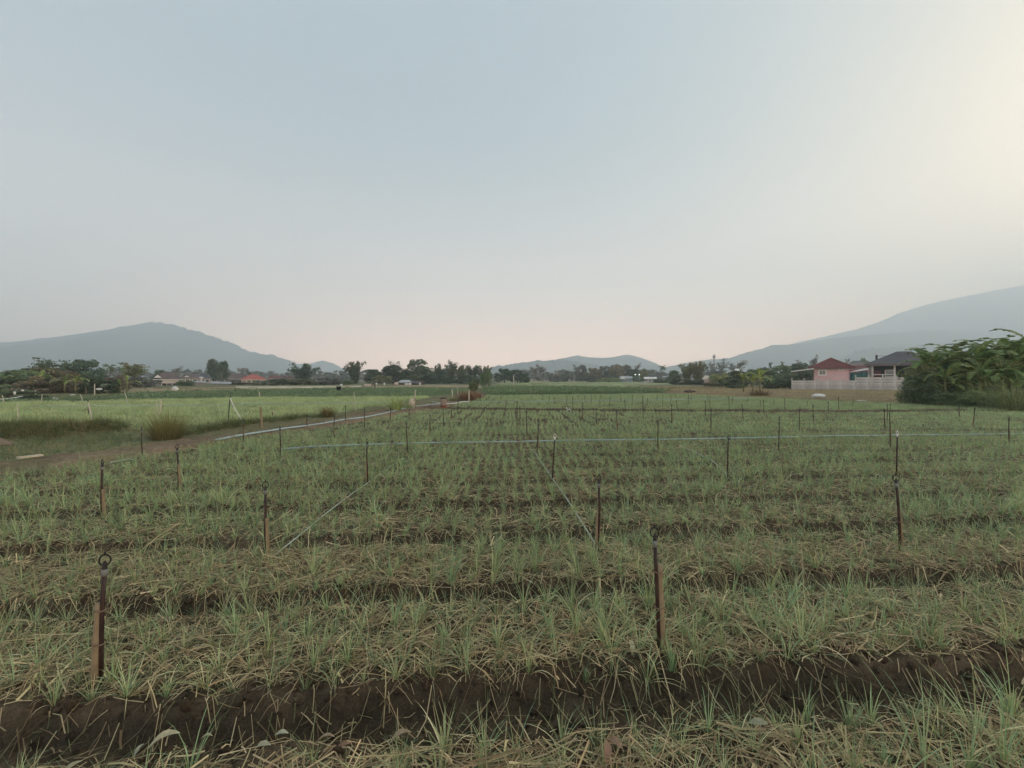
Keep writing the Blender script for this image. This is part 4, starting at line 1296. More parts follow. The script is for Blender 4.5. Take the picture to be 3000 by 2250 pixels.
CR, TR = {}, {}
def crown_mesh(t):
    v, f, c = t
    return mesh_np('crown', v, f, M['fol_mid'], c)
for i in range(5):
    CR['round', i] = crown_mesh(lobe_crown(100 + i, 3400, 34, .10, .036))
    TR['round', i] = trunk_mb(.62, .028, random.uniform(-.05, .05), 6, i).mesh('trunk', M['bark'])
    CR['tall', i] = crown_mesh(lobe_crown(140 + i, 2900, 28, .16, .036, 1.1, 1.0, .46))
    TR['tall', i] = trunk_mb(.8, .03, random.uniform(-.06, .06), 6, 20 + i).mesh('trunk', M['bark'])
    CR['bush', i] = crown_mesh(lobe_crown(180 + i, 3000, 30, .0, .04, .8, 1.0, .56))
    TR['bush', i] = trunk_mb(.4, .03, 0, 6, 40 + i).mesh('trunk', M['bark'])
    t_, st = bamboo_crown(220 + i, 3600, 22, .46)
    CR['bamboo', i] = crown_mesh(t_); TR['bamboo', i] = trunk_mb(0, 0, 0, 0, 0, 0, st, .008).mesh('culms', M['bark'])
    t_, st = bamboo_crown(260 + i, 700, 13, .34, .03, .4)
    CR['wisp', i] = crown_mesh(t_); TR['wisp', i] = trunk_mb(0, 0, 0, 0, 0, 0, st, .006).mesh('culms', M['bark'])
    t_, st = sparse_crown(300 + i, 900)
    CR['sparse', i] = crown_mesh(t_); TR['sparse', i] = trunk_mb(.85, .018, .03, 0, 60 + i, .2, st, .008).mesh('trunk', M['bark'])
    t_, st = sparse_crown(340 + i, 1500, 20, .035, .5, .06, .22)
    CR['layer', i] = crown_mesh(t_); TR['layer', i] = trunk_mb(.9, .022, -.03, 0, 80 + i, .2, st, .009).mesh('trunk', M['bark'])
    t_, st = sparse_crown(380 + i, 1100, 9, .035, .62, .07, .7)
    CR['lollipop', i] = crown_mesh(t_); TR['lollipop', i] = trunk_mb(.88, .02, .02, 0, 90 + i, .2, st, .009).mesh('trunk', M['pale_bark'])


def palm_mesh(seed):
    g = random.Random(seed); mb = MB()
    for i in range(15):
        yaw = i / 15 * 6.283 + g.uniform(-.2, .2); up = g.uniform(-.2, 1.1); L = g.uniform(.30, .42)
        d = Vector((math.cos(yaw), math.sin(yaw), 0)); s = Vector((-d.y, d.x, 0)); p = Vector((0, 0, .86)); a = up
        for k in range(8):
            st = (d * math.cos(a) + Vector((0, 0, 1)) * math.sin(a)) * L / 8
            w = .055 * math.sin(math.pi * (k + 1.3) / 9.6)
            c = jit((1, 1, 1), .3)
            for sg in (-1, 1):
                tip = p + st * .9 + s * sg * w * 1.3 - Vector((0, 0, w * .9))
                mb.add([p, p + st, tip + st * .25, tip], [(0, 1, 2, 3)], c)
            p = p + st; a -= .24
    return mb.mesh('fronds', M['fol_mid'])


for i in range(3):
    CR['palm', i] = palm_mesh(i)
    mb = MB(); mb.tube([(0, 0, -.02), (.01, 0, .3), (-.01, .01, .6), (0, 0, .87)], [.022, .015, .013, .012], 7)
    TR['palm', i] = mb.mesh('trunk', M['bark'])
for i in range(3):
    CR['fine', i] = crown_mesh(lobe_crown(420 + i, 9000, 60, .0, .02, .9, 1.0, .56))
    TR['fine', i] = trunk_mb(.5, .02, 0, 8, 140 + i).mesh('trunk', M['bark'])
NV = {'fine': 3, 'round': 5, 'tall': 5, 'bush': 5, 'bamboo': 5, 'wisp': 5, 'sparse': 5, 'layer': 5, 'lollipop': 5, 'palm': 3}
NAMES = {'fine': 'bush', 'round': 'tree', 'tall': 'tree', 'bush': 'bush', 'bamboo': 'bamboo_clump', 'wisp': 'bamboo_clump', 'sparse': 'tree', 'layer': 'tree', 'lollipop': 'tree', 'palm': 'palm_tree'}
CATS = {'tree': 'tree', 'bush': 'bush', 'bamboo_clump': 'bamboo', 'palm_tree': 'palm tree'}
_tc = 0


def tree(kind, x, w, top, Y, fol, label, group=None, base=None, dense=1.0):
    """x centre, w width and top in photo pixels at distance Y"""
    global _tc
    _tc += 1
    i = _tc % NV[kind]
    W = w / FPX * Y; Ht = (CAMH + (HOR - top) / FPX * Y) * (1.1 if kind == 'bamboo' else 1.03)
    X = (x - CX) / FPX * Y
    nm = NAMES[kind]
    t = thing(nm, (X, Y, 0), label, CATS[nm], group, random.uniform(0, 6.28), (W, W, Ht))
    c = obj('fronds' if kind == 'palm' else 'crown', CR[kind, i], t)
    c.material_slots[0].link = 'OBJECT'; c.material_slots[0].material = M['fol_' + fol]
    obj('culms' if nm == 'bamboo_clump' else 'trunk', TR[kind, i], t)
    return t


for k_, (d_) in {'fol_dark': 1, 'fol_mid': 1}.items():
    pass
# far left group
tree('bush', 45, 190, 1084, 52, 'mid', 'grey green bushy tree at the far left edge')
tree('round', 75, 110, 1076, 58, 'mid', 'pale green round tree behind the far left hedge')
tree('layer', 142, 75, 1049, 78, 'dark', 'dark layered tree sticking up above the brown trees at left')
tree('round', 132, 120, 1074, 56, 'olive', 'olive tree in the middle of the left grove')
tree('bush', 150, 150, 1100, 50, 'brown', 'brown dry thicket at the foot of the left grove')
tree('round', 185, 90, 1085, 54, 'brown', 'brownish tree right of the olive tree in the left grove')
tree('round', 245, 120, 1050, 95, 'dark', 'big dark dome-shaped tree behind the left grove')
tree('round', 205, 70, 1064, 92, 'dark', 'dark round tree left of the big dome-shaped one')
tree('bush', 300, 105, 1106, 49, 'dark', 'very dark low bush right of the left banana plants')
tree('bush', 265, 60, 1114, 48, 'dark', 'dark bush under the tall pale post at left')
tree('bush', 340, 60, 1100, 60, 'brown', 'brown bush behind the dry banana plant at left')
tree('layer', 395, 82, 1063, 82, 'olive', 'umbrella-topped tree left of the white shed')
tree('bush', 410, 90, 1104, 84, 'grey', 'grey brown bush below the umbrella-topped tree')
tree('palm', 322, 52, 1068, 88, 'mid', 'left of two small palms between dome tree and umbrella tree')
tree('palm', 357, 44, 1076, 92, 'mid', 'right of two small palms between dome tree and umbrella tree')
tree('bush', 25, 130, 1141, 38, 'mid', 'low trimmed hedge at the far left edge')
tree('bush', 90, 100, 1158, 34, 'dark', 'dark low hedge piece right of the far left hedge')
tree('round', 470, 50, 1082, 150, 'dark', 'round tree behind the white shed roof')
tree('sparse', 508, 46, 1076, 140, 'grey', 'thin leafless-looking tree above the white shed')
tree('bush', 545, 50, 1113, 100, 'mid', 'green bush in front of the white shed')
tree('tall', 625, 44, 1049, 160, 'dark', 'left crown of the tall twin trees behind the tin sheds')
tree('tall', 654, 42, 1056, 158, 'dark', 'right crown of the tall twin trees behind the tin sheds')
tree('bush', 690, 60, 1112, 125, 'grey', 'grey scrub left of the red-roofed house')
tree('bush', 757, 46, 1114, 112, 'mid', 'green bush in front of the red-roofed house')
tree('bush', 700, 70, 1118, 118, 'olive', 'olive scrub below the red-roofed house')
tree('bamboo', 885, 104, 1062, 150, 'dark', 'spiky dark bamboo clump left of the gap in the trees')
tree('bush', 830, 100, 1109, 112, 'mid', 'wide green bush below the left end of the spiky bamboo')
tree('bush', 895, 90, 1108, 116, 'olive', 'olive bush below the right end of the spiky bamboo')
tree('bush', 962, 90, 1105, 120, 'grey', 'brown grey bush in the gap between bamboo clumps')
tree('bush', 1010, 60, 1112, 122, 'mid', 'small green bush at the foot of the tall left bamboo')
tree('palm', 953, 24, 1090, 190, 'mid', 'small palm in the gap above the grey bush')
tree('palm', 982, 26, 1094, 185, 'mid', 'lower palm right of the small palm in the gap')
CG = 'treeline behind the shed with hanging cloths'
tree('bamboo', 1040, 72, 1055, 142, 'dark', 'tall dark bamboo clump at the left end of the central treeline', CG)
tree('round', 1096, 58, 1080, 146, 'dark', 'lower dark tree right of the tall left bamboo', CG)
tree('bush', 1122, 66, 1098, 138, 'olive', 'olive bush left of the shed with hanging cloths', CG)
tree('wisp', 1157, 66, 1042, 150, 'grey', 'wispy bamboo plumes rising highest in the central treeline', CG)
tree('round', 1150, 80, 1066, 148, 'dark', 'dark tree below the wispy bamboo plumes', CG)
tree('round', 1222, 92, 1049, 150, 'dark', 'largest round-topped tree right behind the cloth-hung shed', CG)
tree('bush', 1216, 60, 1096, 138, 'mid', 'light green bush directly behind the cloth-hung shed', CG)
tree('bush', 1262, 60, 1088, 142, 'dark', 'dark bush just right of the cloth-hung shed', CG)
for x, w, tp, kd, fo, lb in ((1284, 56, 1064, 'bamboo', 'dark', 'first from left of the bamboos right of the big round-topped tree'), (1318, 58, 1062, 'bamboo', 'dark', 'second of the bamboos right of the big round-topped tree'),
                             (1352, 54, 1066, 'bamboo', 'mid', 'third of the bamboos right of the big round-topped tree'), (1384, 54, 1066, 'bamboo', 'dark', 'fourth of the bamboos right of the big round-topped tree'), (1420, 60, 1070, 'bamboo', 'mid', 'last bamboo at the right end of the central treeline')):
    tree(kd, x, w, tp, 144 + (x % 7), fo, lb, CG)
tree('sparse', 1325, 34, 1050, 152, 'grey', 'bare twiggy tree sticking up above the bamboos', CG)
tree('wisp', 1376, 36, 1058, 152, 'grey', 'thin wispy culms above the fourth bamboo', CG)
tree('bush', 1300, 90, 1096, 138, 'dark', 'left dark undergrowth below the bamboos', CG)
tree('bush', 1372, 90, 1098, 138, 'dark', 'right dark undergrowth below the bamboos', CG)
tree('tall', 1415, 26, 1096, 92, 'mid', 'left of two small trees standing alone in the field at centre')
tree('tall', 1431, 30, 1086, 90, 'mid', 'right of two small trees standing alone in the field at centre')
tree('round', 1478, 66, 1078, 175, 'dark', 'big dark round tree right of the two small field trees')
tree('round', 1516, 56, 1081, 178, 'dark', 'rounded tree right beside the big dark round one')
tree('bush', 1536, 36, 1092, 180, 'dark', 'dark bush right of the rounded tree pair')
tree('lollipop', 1563, 34, 1074, 190, 'grey', 'white-trunked tree with round crown, left of a pair')
tree('lollipop', 1586, 30, 1073, 195, 'grey', 'white-trunked tree with ragged crown, right of a pair')
tree('wisp', 1612, 44, 1086, 215, 'grey', 'pale wispy scrub right of the white-trunked trees')
tree('bush', 1635, 60, 1100, 225, 'grey', 'misty grey bush in the far middle')
tree('tall', 1660, 26, 1086, 220, 'grey', 'slim grey tree in front of the low wooded hill')
tree('sparse', 1690, 26, 1068, 215, 'grey', 'tall thin tree at the left end of the far brown wood')
for x, w, tp, fo, lb in ((1706, 42, 1068, 'grey', 'first from left of the brown grey trees of the far wood'), (1738, 54, 1076, 'brown', 'second of the brown grey trees of the far wood'), (1772, 56, 1070, 'grey', 'third of the brown grey trees of the far wood'),
                         (1804, 54, 1065, 'brown', 'fourth and tallest of the brown grey trees of the far wood'), (1834, 50, 1069, 'grey', 'fifth of the brown grey trees of the far wood'), (1856, 36, 1080, 'dark', 'last dark tree at the right end of the far wood')):
    tree('round', x, w, tp, 228 + x % 9, fo, lb, 'far brown wood')
tree('bush', 1725, 70, 1100, 212, 'grey', 'grey undergrowth below the left of the far wood')
tree('bush', 1785, 70, 1106, 205, 'light', 'light green bush in front of the far wood')
tree('sparse', 1864, 30, 1066, 240, 'grey', 'bare tree above the small lamps')
tree('round', 1886, 30, 1080, 205, 'olive', 'brown olive tree right of the small lamps')
tree('round', 1905, 50, 1082, 330, 'grey', 'pale misty tree behind the long pale roof')
tree('round', 1945, 50, 1092, 300, 'grey', 'misty tree left of the tall palm')
tree('palm', 1941, 40, 1071, 230, 'dark', 'single palm standing clear right of the far wood')
tree('bush', 1890, 60, 1108, 190, 'mid', 'green bush in front of the small white house')
tree('bush', 1940, 60, 1108, 170, 'mid', 'green bush below the single palm')
tree('round', 1974, 44, 1084, 150, 'mid', 'round tree left of the tall olive bamboos')
tree('bamboo', 2012, 62, 1062, 128, 'olive', 'left of the two tall olive bamboo clumps', None)
tree('bamboo', 2046, 62, 1056, 126, 'olive', 'right and taller of the two tall olive bamboo clumps', None)
tree('bush', 2000, 80, 1110, 122, 'dark', 'dark bush at the foot of the olive bamboos, left')
tree('bush', 2050, 70, 1112, 118, 'dark', 'dark bush at the foot of the olive bamboos, right')
tree('sparse', 2082, 34, 1058, 210, 'grey', 'thin grey tree left of the mast')
tree('sparse', 2114, 44, 1056, 205, 'grey', 'thin grey tree right of the mast')
tree('sparse', 2160, 58, 1050, 190, 'grey', 'wide open-branched tree right of the mast')
tree('round', 2100, 60, 1084, 200, 'grey', 'misty grey tree mass below the mast')
tree('bush', 2108, 66, 1090, 92, 'light', 'yellow green bush left of the dark mango tree')
tree('bush', 2085, 60, 1118, 86, 'brown', 'dark brown low bush below the yellow green one')
tree('round', 2162, 82, 1084, 80, 'dark', 'dark green mango tree behind the small banana plants')
tree('bush', 2150, 70, 1108, 76, 'dark', 'dark skirt bush below the mango tree')
tree('round', 2205, 54, 1080, 96, 'mid', 'round green tree behind the small banana plants')
tree('round', 2240, 70, 1077, 100, 'mid', 'green tree right behind the tallest small banana plant')
tree('round', 2292, 86, 1069, 104, 'mid', 'broad green tree left of the lean-to roof')
tree('round', 2340, 84, 1062, 110, 'dark', 'dark green tree behind the lean-to roof')
tree('round', 2378, 60, 1066, 112, 'mid', 'green tree touching the pink house roof')
tree('bush', 2335, 90, 1092, 84, 'dark', 'dark bush under the lean-to roof')
tree('bush', 2275, 90, 1094, 88, 'mid', 'green bush behind the dark hedge')
tree('palm', 2257, 18, 1062, 150, 'dark', 'left of two tiny palm tops above the green trees')
tree('palm', 2293, 18, 1060, 150, 'dark', 'right of two tiny palm tops above the green trees')
tree('sparse', 2346, 34, 1048, 130, 'grey', 'twiggy tree above the lean-to roof')
tree('sparse', 2382, 40, 1046, 132, 'grey', 'twiggy tree just left of the pink house roof peak')
tree('bush', 2262, 60, 1110, 70, 'dark', 'left part of the dark hedge beside the concrete wall')
tree('bush', 2302, 56, 1109, 70, 'dark', 'right part of the dark hedge beside the concrete wall')
tree('round', 2531, 30, 1046, 170, 'mid', 'round treetop between the two houses')
tree('round', 2555, 40, 1058, 175, 'mid', 'low treetop left of the grey house roof')
tree('palm', 2482, 22, 1052, 180, 'grey', 'tiny palm top between the two houses')
for k, x in enumerate(range(2700, 3400, 110)):
    tree('round', x, 160, 1035 - 12 * (k % 3), 75, 'dark', 'dark tree %s from left behind the big banana plants' % ORD[k], 'trees behind the banana plants')
# the right-hand thicket
tree('fine', 2692, 92, 1092, 27.5, 'dark', 'dark bushy shrub at the left end of the banana thicket')
tree('bamboo', 2695, 100, 1062, 28.5, 'olive', 'olive feathery shrub above the dark one at the banana thicket')
tree('fine', 2765, 130, 1062, 30.5, 'dark', 'dark shrub filling the middle of the banana thicket')
tree('fine', 2855, 150, 1045, 30.5, 'mid', 'green shrub under the taller banana plants')
tree('fine', 2960, 170, 1030, 30, 'mid', 'green shrub at the right frame edge under banana leaves')
tree('fine', 2790, 120, 1150, 26.0, 'mid', 'low green vine mound in front of the bananas')
tree('fine', 2880, 120, 1142, 25.5, 'light', 'leafy light green mound in front of the tall bananas')

# far woodland band
g_ = np.random.default_rng(77)
nW = 620
C_, S_ = [], []
wy = g_.uniform(270, 560, nW); wx = g_.uniform(-1.25, 1.25, nW) * wy
Vw, Fw, Cw, of = [], [], [], 0
for a, b in zip(wx, wy):
    s = g_.uniform(4.5, 9.0)
    v, f, c = lobe_crown(int(g_.integers(1e6)), 150, 9, .1, .12, .9, 1.0, .6)
    v = v * np.array((s * 1.5, s * 1.5, s)) + np.array((a, b, 0)); Vw.append(v); Fw.append(f + of); Cw.append(c); of += len(v)
tag(obj('distant_woodland', mesh_np('distant_woodland', np.concatenate(Vw), np.concatenate(Fw), M['fol_grey'], np.concatenate(Cw))),
    'misty grey green band of distant trees at the foot of the hills', 'woodland', None, 'stuff')


# ------------------------------------------------------------------ banana plants
def banana_leaf(seed, torn=.3):
    g = random.Random(seed); mb = MB(); n = 16
    a = 1.25; p = Vector((0, 0, 0)); mid = []
    for i in range(n + 1):
        mid.append((p.copy(), a)); f = i / n
        p = p + Vector((math.cos(a), 0, math.sin(a))) / n
        a -= (.05 + .165 * f) * (g.uniform(.8, 1.2))
    mb.tube([m[0] for m in mid], [.016 * (1 - .8 * i / n) + .002 for i in range(n + 1)], 5, (.30, .34, .14))
    for sg in (-1, 1):
        for i in range(2, n):
            f0, f1 = i / n, (i + 1) / n
            gap = .18 if g.random() < torn else .0
            f1 = f1 - gap / n
            w0 = .105 * math.sin(math.pi * min(1, (f0 - .08) * 1.02)) ** .55; w1 = .105 * math.sin(math.pi * min(.985, (f1 - .08) * 1.05)) ** .55
            m0, m1 = mid[i][0], mid[i + 1][0].lerp(mid[i][0], gap)
            dr = g.uniform(.05, .35) if torn > .2 else g.uniform(.0, .15)
            o0 = Vector((.25 * w0, sg * w0 * math.cos(dr), w0 * (.35 - dr * 1.9))); o1 = Vector((.25 * w1, sg * w1 * math.cos(dr), w1 * (.35 - dr * 1.9)))
            c = jit((.145, .215, .07), .3)
            mb.add([m0, m1, m1 + o1, m0 + o0], [(0, 1, 2, 3)], c)
    return mb.mesh('leaf', M['banana'])


BL = [banana_leaf(i, .45) for i in range(6)]
M['banana_dry'] = leaf_mat('dry_banana_leaf', (1.25, .78, 1.3), .15, .2, .6)
M['banana_yellow'] = leaf_mat('yellow_banana_leaf', (1.6, 1.4, 1.1), .12, .3, .45)
M['bananastem'] = mat('banana_stem', (.17, .18, .075), .6, .3, 4, stain=((.10, .065, .04), 3, .8))


def banana(x, top, Y, label, n=9, matl='banana', dry=2, seed=0, ox=0, L0=None, low=0):
    g = random.Random(seed)
    Ht = CAMH + (HOR - top) / FPX * Y
    X = (x - CX) / FPX * Y
    t = thing('banana_plant', (X, Y, 0), label, 'banana plant')
    sh = Ht * .54; L = L0 or Ht * .74
    MB().tube([(0, 0, -.05), (ox * .2, 0, sh * .5), (ox, 0, sh)], [.035 * Ht, .028 * Ht, .017 * Ht], 9).build('stem', M['bananastem'], t, True)
    for i in range(n + dry):
        o = obj('leaf', BL[g.randrange(6)], t, (ox, 0, sh * (g.uniform(.93, 1.04) if i < n else g.uniform(.7, .9))))
        yaw = i * 2.4 + g.uniform(-.3, .3)
        pitch = g.uniform(-.2, .75) if i < n - 2 else -.3
        if i >= n:
            pitch = g.uniform(1.0, 1.5)
            o.material_slots[0].link = 'OBJECT'; o.material_slots[0].material = M['banana_dry']
        elif matl != 'banana':
            o.material_slots[0].link = 'OBJECT'; o.material_slots[0].material = M[matl]
        o.rotation_euler = (0, pitch, yaw); s = L * (g.uniform(.7, 1.0) if i < n else g.uniform(.45, .62)); o.scale = (s, s * (g.uniform(.95, 1.25) if i < n else .45), s)
    for i in range(low):
        o = obj('leaf', BL[g.randrange(6)], t, (ox * .8, 0, sh * g.uniform(.6, .9)))
        o.rotation_euler = (0, g.uniform(.45, 1.05), i * 2.4 + g.uniform(-.4, .4)); s = L * g.uniform(.6, .95); o.scale = (s, s * 1.15, s)
    return t


banana(2735, 1005, 29.5, 'leftmost big banana plant with leaves against the grey roof', 16, 'banana', 0, 1, -.2, None, 9)
banana(2795, 1000, 31, 'second big banana plant from the left in the right thicket', 16, 'banana', 0, 2, 0, None, 9)
banana(2842, 1000, 28.5, 'third big banana plant, bending leaves in front of the thicket', 16, 'banana', 0, 3, .2, None, 9)
banana(2905, 985, 30, 'fourth and taller banana plant in the right thicket', 16, 'banana', 0, 4, 0, None, 9)
banana(2965, 968, 28, 'tallest bright banana plant near the right frame edge', 16, 'banana', 0, 5, 0, None, 9)
banana(3030, 962, 29, 'banana plant cut by the right frame edge', 16, 'banana', 0, 6, 0, None, 9)
banana(2768, 1050, 27.2, 'low young banana plant in front of the leftmost big ones', 11, 'banana', 0, 15, 0, None, 6)
banana(2872, 1040, 26.6, 'low young banana plant below the fourth big one', 12, 'banana', 0, 16, 0, None, 7)
banana(2938, 1032, 26.4, 'low young banana plant left of the tallest one', 12, 'banana', 0, 17, 0, None, 7)
banana(2178, 1088, 53, 'left small banana plant on the stubble with yellow green leaves', 8, 'banana_yellow', 2, 7)
banana(2206, 1092, 52, 'middle small banana plant with bright arching leaves', 9, 'banana_yellow', 3, 8)
banana(2226, 1076, 53, 'right and tallest of the small yellow green banana plants', 9, 'banana_yellow', 4, 9)
banana(190, 1092, 49, 'greenish banana plant in the left grove', 8, 'banana', 3, 10)
banana(222, 1090, 47, 'yellow green banana plant right in front of the left grove', 9, 'banana_yellow', 3, 11)
banana(120, 1085, 52, 'banana plant half hidden in the brown left grove', 8, 'banana_yellow', 4, 12)
banana(372, 1096, 47, 'dry brown banana plant at the right end of the left grove', 3, 'banana_yellow', 8, 13)
banana(352, 1106, 49, 'small dry banana plant left of the big dry one', 3, 'banana', 6, 14)


# ------------------------------------------------------------------ single bushes and clumps in the fields
def clump(name, x, y, w, top, n, cols, bw, spl, label, cat, segs=5, seed=0, tipc=None, bendm=1.0):
    random.seed(seed)
    X, Y = G(x, y)
    W = w / FPX * Y; Ht = (y - top) / FPX * Y
    mb = MB()
    for i in range(n):
        yaw = random.uniform(0, 6.283); r = W * .22 * math.sqrt(random.random())
        L = Ht * random.uniform(.55, 1.15)
        c = jit(random.choice(cols), .25)
        mb.blade((r * math.cos(yaw), r * math.sin(yaw), 0), yaw + random.uniform(-.5, .5), L, bw * random.uniform(.6, 1.4), abs(random.gauss(0, spl)), random.uniform(.1, .9) * bendm, segs, c, random.uniform(-1, 1), tipc or c)
    z = float(hgt(np.array([X]), np.array([Y]), False)[0])
    o = mb.build(name, M['grass']); o.location = (X, Y, z - .03)
    return tag(o, label, cat)


DRY = [(.20, .155, .08), (.16, .125, .07), (.24, .20, .10), (.13, .10, .055), (.19, .185, .075)]
clump('dry_bush', 490, 1289, 150, 1196, 1300, DRY, .008, .5, 'large dry brown tufted bush beside the path at left', 'bush', 5, 21, (.22, .21, .085))
clump('round_bush', 960, 1221, 52, 1184, 700, [(.19, .175, .07), (.16, .16, .06), (.21, .19, .085)], .012, .5, 'small round yellowish bush on the bank by the path', 'bush', 4, 22)
clump('reed_clump', 1160, 1208, 60, 1150, 110, [(.20, .26, .10), (.23, .29, .12), (.17, .23, .09)], .045, .30, 'taller pale green cane clump left of the sack', 'reeds', 6, 23, None, 1.6)
clump('reed_clump', 1192, 1200, 50, 1158, 110, [(.15, .20, .085), (.18, .24, .10)], .045, .35, 'darker cane clump right beside the sack and pole', 'reeds', 6, 24, None, 1.6)
clump('dry_bush', 1368, 1176, 90, 1140, 900, [(.26, .18, .11), (.23, .17, .10), (.28, .20, .13)], .03, .6, 'wide reddish brown dry bush beyond the drum', 'bush', 4, 25)
clump('dry_bush', 1395, 1168, 56, 1142, 600, [(.28, .19, .12), (.24, .165, .10)], .03, .6, 'smaller reddish dry bush touching the crop beyond the drum', 'bush', 4, 26)
clump('weed_clump', 1330, 1177, 60, 1160, 400, [(.14, .16, .07), (.17, .17, .08)], .02, .7, 'green weeds behind the drum', 'weeds', 4, 27)
clump('arching_grass', 2905, 1196, 130, 1100, 420, [(.14, .18, .08), (.18, .22, .10), (.11, .15, .065)], .03, .6, 'arching long grass in front of the bananas, left clump', 'grass clump', 6, 28, None, 2.2)
clump('arching_grass', 2975, 1202, 150, 1095, 480, [(.14, .18, .08), (.18, .22, .10), (.11, .15, .065)], .03, .6, 'arching long grass at the right frame edge', 'grass clump', 6, 29, None, 2.2)
clump('arching_grass', 2830, 1192, 110, 1125, 350, [(.13, .17, .075), (.16, .20, .09)], .03, .7, 'lower arching grass right of the dark shrub', 'grass clump', 6, 30, None, 2.2)
clump('dry_bush', 2225, 1160, 110, 1135, 500, [(.17, .12, .07), (.14, .10, .06), (.12, .10, .055)], .03, .7, 'dry brown litter at the foot of the small banana plants', 'bush', 4, 31)
tree('tall', 1387, 32, 1113, 44, 'mid', 'small green sapling rising from the reddish dry bush')
random.seed(99)
# ------------------------------------------------------------------ buildings
M['concrete'] = mat('precast_concrete', (.50, .505, .47), .9, .4, 2.2, .15, .3, stain=((.26, .24, .2), 1.1, .9, 1.6))
M['concrete3'] = mat('stained_lower_slab', (.43, .43, .41), .9, .4, 2.2, .15, .3, stain=((.23, .22, .2), 1.0, .9, 1.6))
M['concrete2'] = mat('concrete_post', (.62, .61, .56), .9, .2, 2, .15)
M['pink'] = mat('pink_wall', (.68, .47, .47), .85, .08, 1.5, .15, stain=((.6, .38, .36), .8, .35))
M['redtile'] = mat('maroon_roof_tile', (.185, .062, .058), .7, .18, 1.2, .25, stain=((.12, .05, .045), .7, .5))
M['redroof'] = mat('red_roof_sheet', (.42, .12, .095), .7, .15, .8, .25)
M['brownroof'] = mat('brown_roof', (.14, .105, .095), .8, .2, .8, .2)
M['greyroof'] = mat('grey_roof_tile', (.085, .085, .092), .75, .15, 1.0, .25, stain=((.06, .06, .065), .6, .5))
M['tin'] = mat('tin_roof', (.34, .36, .37), .55, .2, .7, .4, stain=((.22, .16, .12), .5, .6, 1))
M['whitewall'] = mat('white_wall', (.78, .77, .73), .8, .08, 1, .2, stain=((.5, .47, .42), .7, .4))
M['greywall'] = mat('grey_render', (.30, .29, .28), .85, .15, 1, .2)
M['porch_shade'] = mat('porch_shade_dark', (.03, .03, .032), .8, .2, 1)  # near-black colour for the painted shade inside the porch
M['glass'] = mat('window_glass', (.05, .085, .085), .12, .1, 1, .6)
M['teal'] = mat('teal_tarpaulin', (.04, .15, .14), .6, .25, 1.2)
M['maroondoor'] = mat('maroon_door', (.13, .035, .04), .6, .15, 2)
M['pinkwall2'] = mat('faded_pink_wall', (.58, .47, .40), .85, .15, 1)
M['bluewall'] = mat('blue_grey_wall', (.20, .26, .32), .8, .15, 1)


def z_at(y, Y): return CAMH + (HOR - y) / FPX * Y
def x_at(x, Y): return (x - CX) / FPX * Y


def hip_roof(x0, x1, y0, y1, ze, zr, inset, over=.0, thick=.14, rx0=None, rx1=None):
    """hipped roof with its ridge along x; returns the outer shell and the eave board"""
    ym = (y0 + y1) / 2
    a, b = (rx0 if rx0 is not None else x0 + inset), (rx1 if rx1 is not None else x1 - inset)
    V = [(x0, y0, ze), (x1, y0, ze), (x1, y1, ze), (x0, y1, ze), (a, ym, zr), (b, ym, zr)]
    mb = MB(); mb.add(V, [(0, 1, 5, 4), (1, 2, 5), (2, 3, 4, 5), (3, 0, 4), (3, 2, 1, 0)])
    e = MB(); e.box(((x0 + x1) / 2, y0 + .02, ze - thick / 2 - .004), (x1 - x0 - .02, .05, thick)); e.box(((x0 + x1) / 2, y1 - .02, ze - thick / 2 - .004), (x1 - x0 - .02, .05, thick))
    e.box((x0 + .03, ym, ze - thick / 2 - .004), (.05, y1 - y0 - .1, thick)); e.box((x1 - .03, ym, ze - thick / 2 - .004), (.05, y1 - y0 - .1, thick))
    return mb, e


def gable_roof(x0, x1, y0, y1, ze, zr, th=.08, axis='x'):
    """two sloping slabs"""
    mb = MB(); ym, xm = (y0 + y1) / 2, (x0 + x1) / 2
    if axis == 'x':
        for ya in (y0, y1):
            mb.prism([(x0, ya, ze), (x1, ya, ze), (x1, ym, zr), (x0, ym, zr)], (0, 0, th))
    else:
        for xa in (x0, x1):
            mb.prism([(xa, y0, ze), (xa, y1, ze), (xm, y1, zr), (xm, y0, zr)], (0, 0, th))
    return mb


def window(t, x, y, z, w, h, fr=.09, panes=2, dy=-1):
    """frame with panes on a wall facing the camera"""
    f = MB()
    for sx in (-1, 1):
        f.box((x + sx * (w / 2 - fr / 2), y + dy * .04, z), (fr, .1, h))
    for sz in (-1, 1):
        f.box((x, y + dy * .04, z + sz * (h / 2 - fr / 2)), (w - 2 * fr, .098, fr))
    o = f.build('window', M['whitewall'], t)
    pw = (w - 2 * fr) / panes
    for k in range(panes):
        MB().box((x - w / 2 + fr + pw * (k + .5), y + dy * .015, z), (pw - .03, .03, h - 2 * fr)).build('pane', M['glass'], o)
    return o


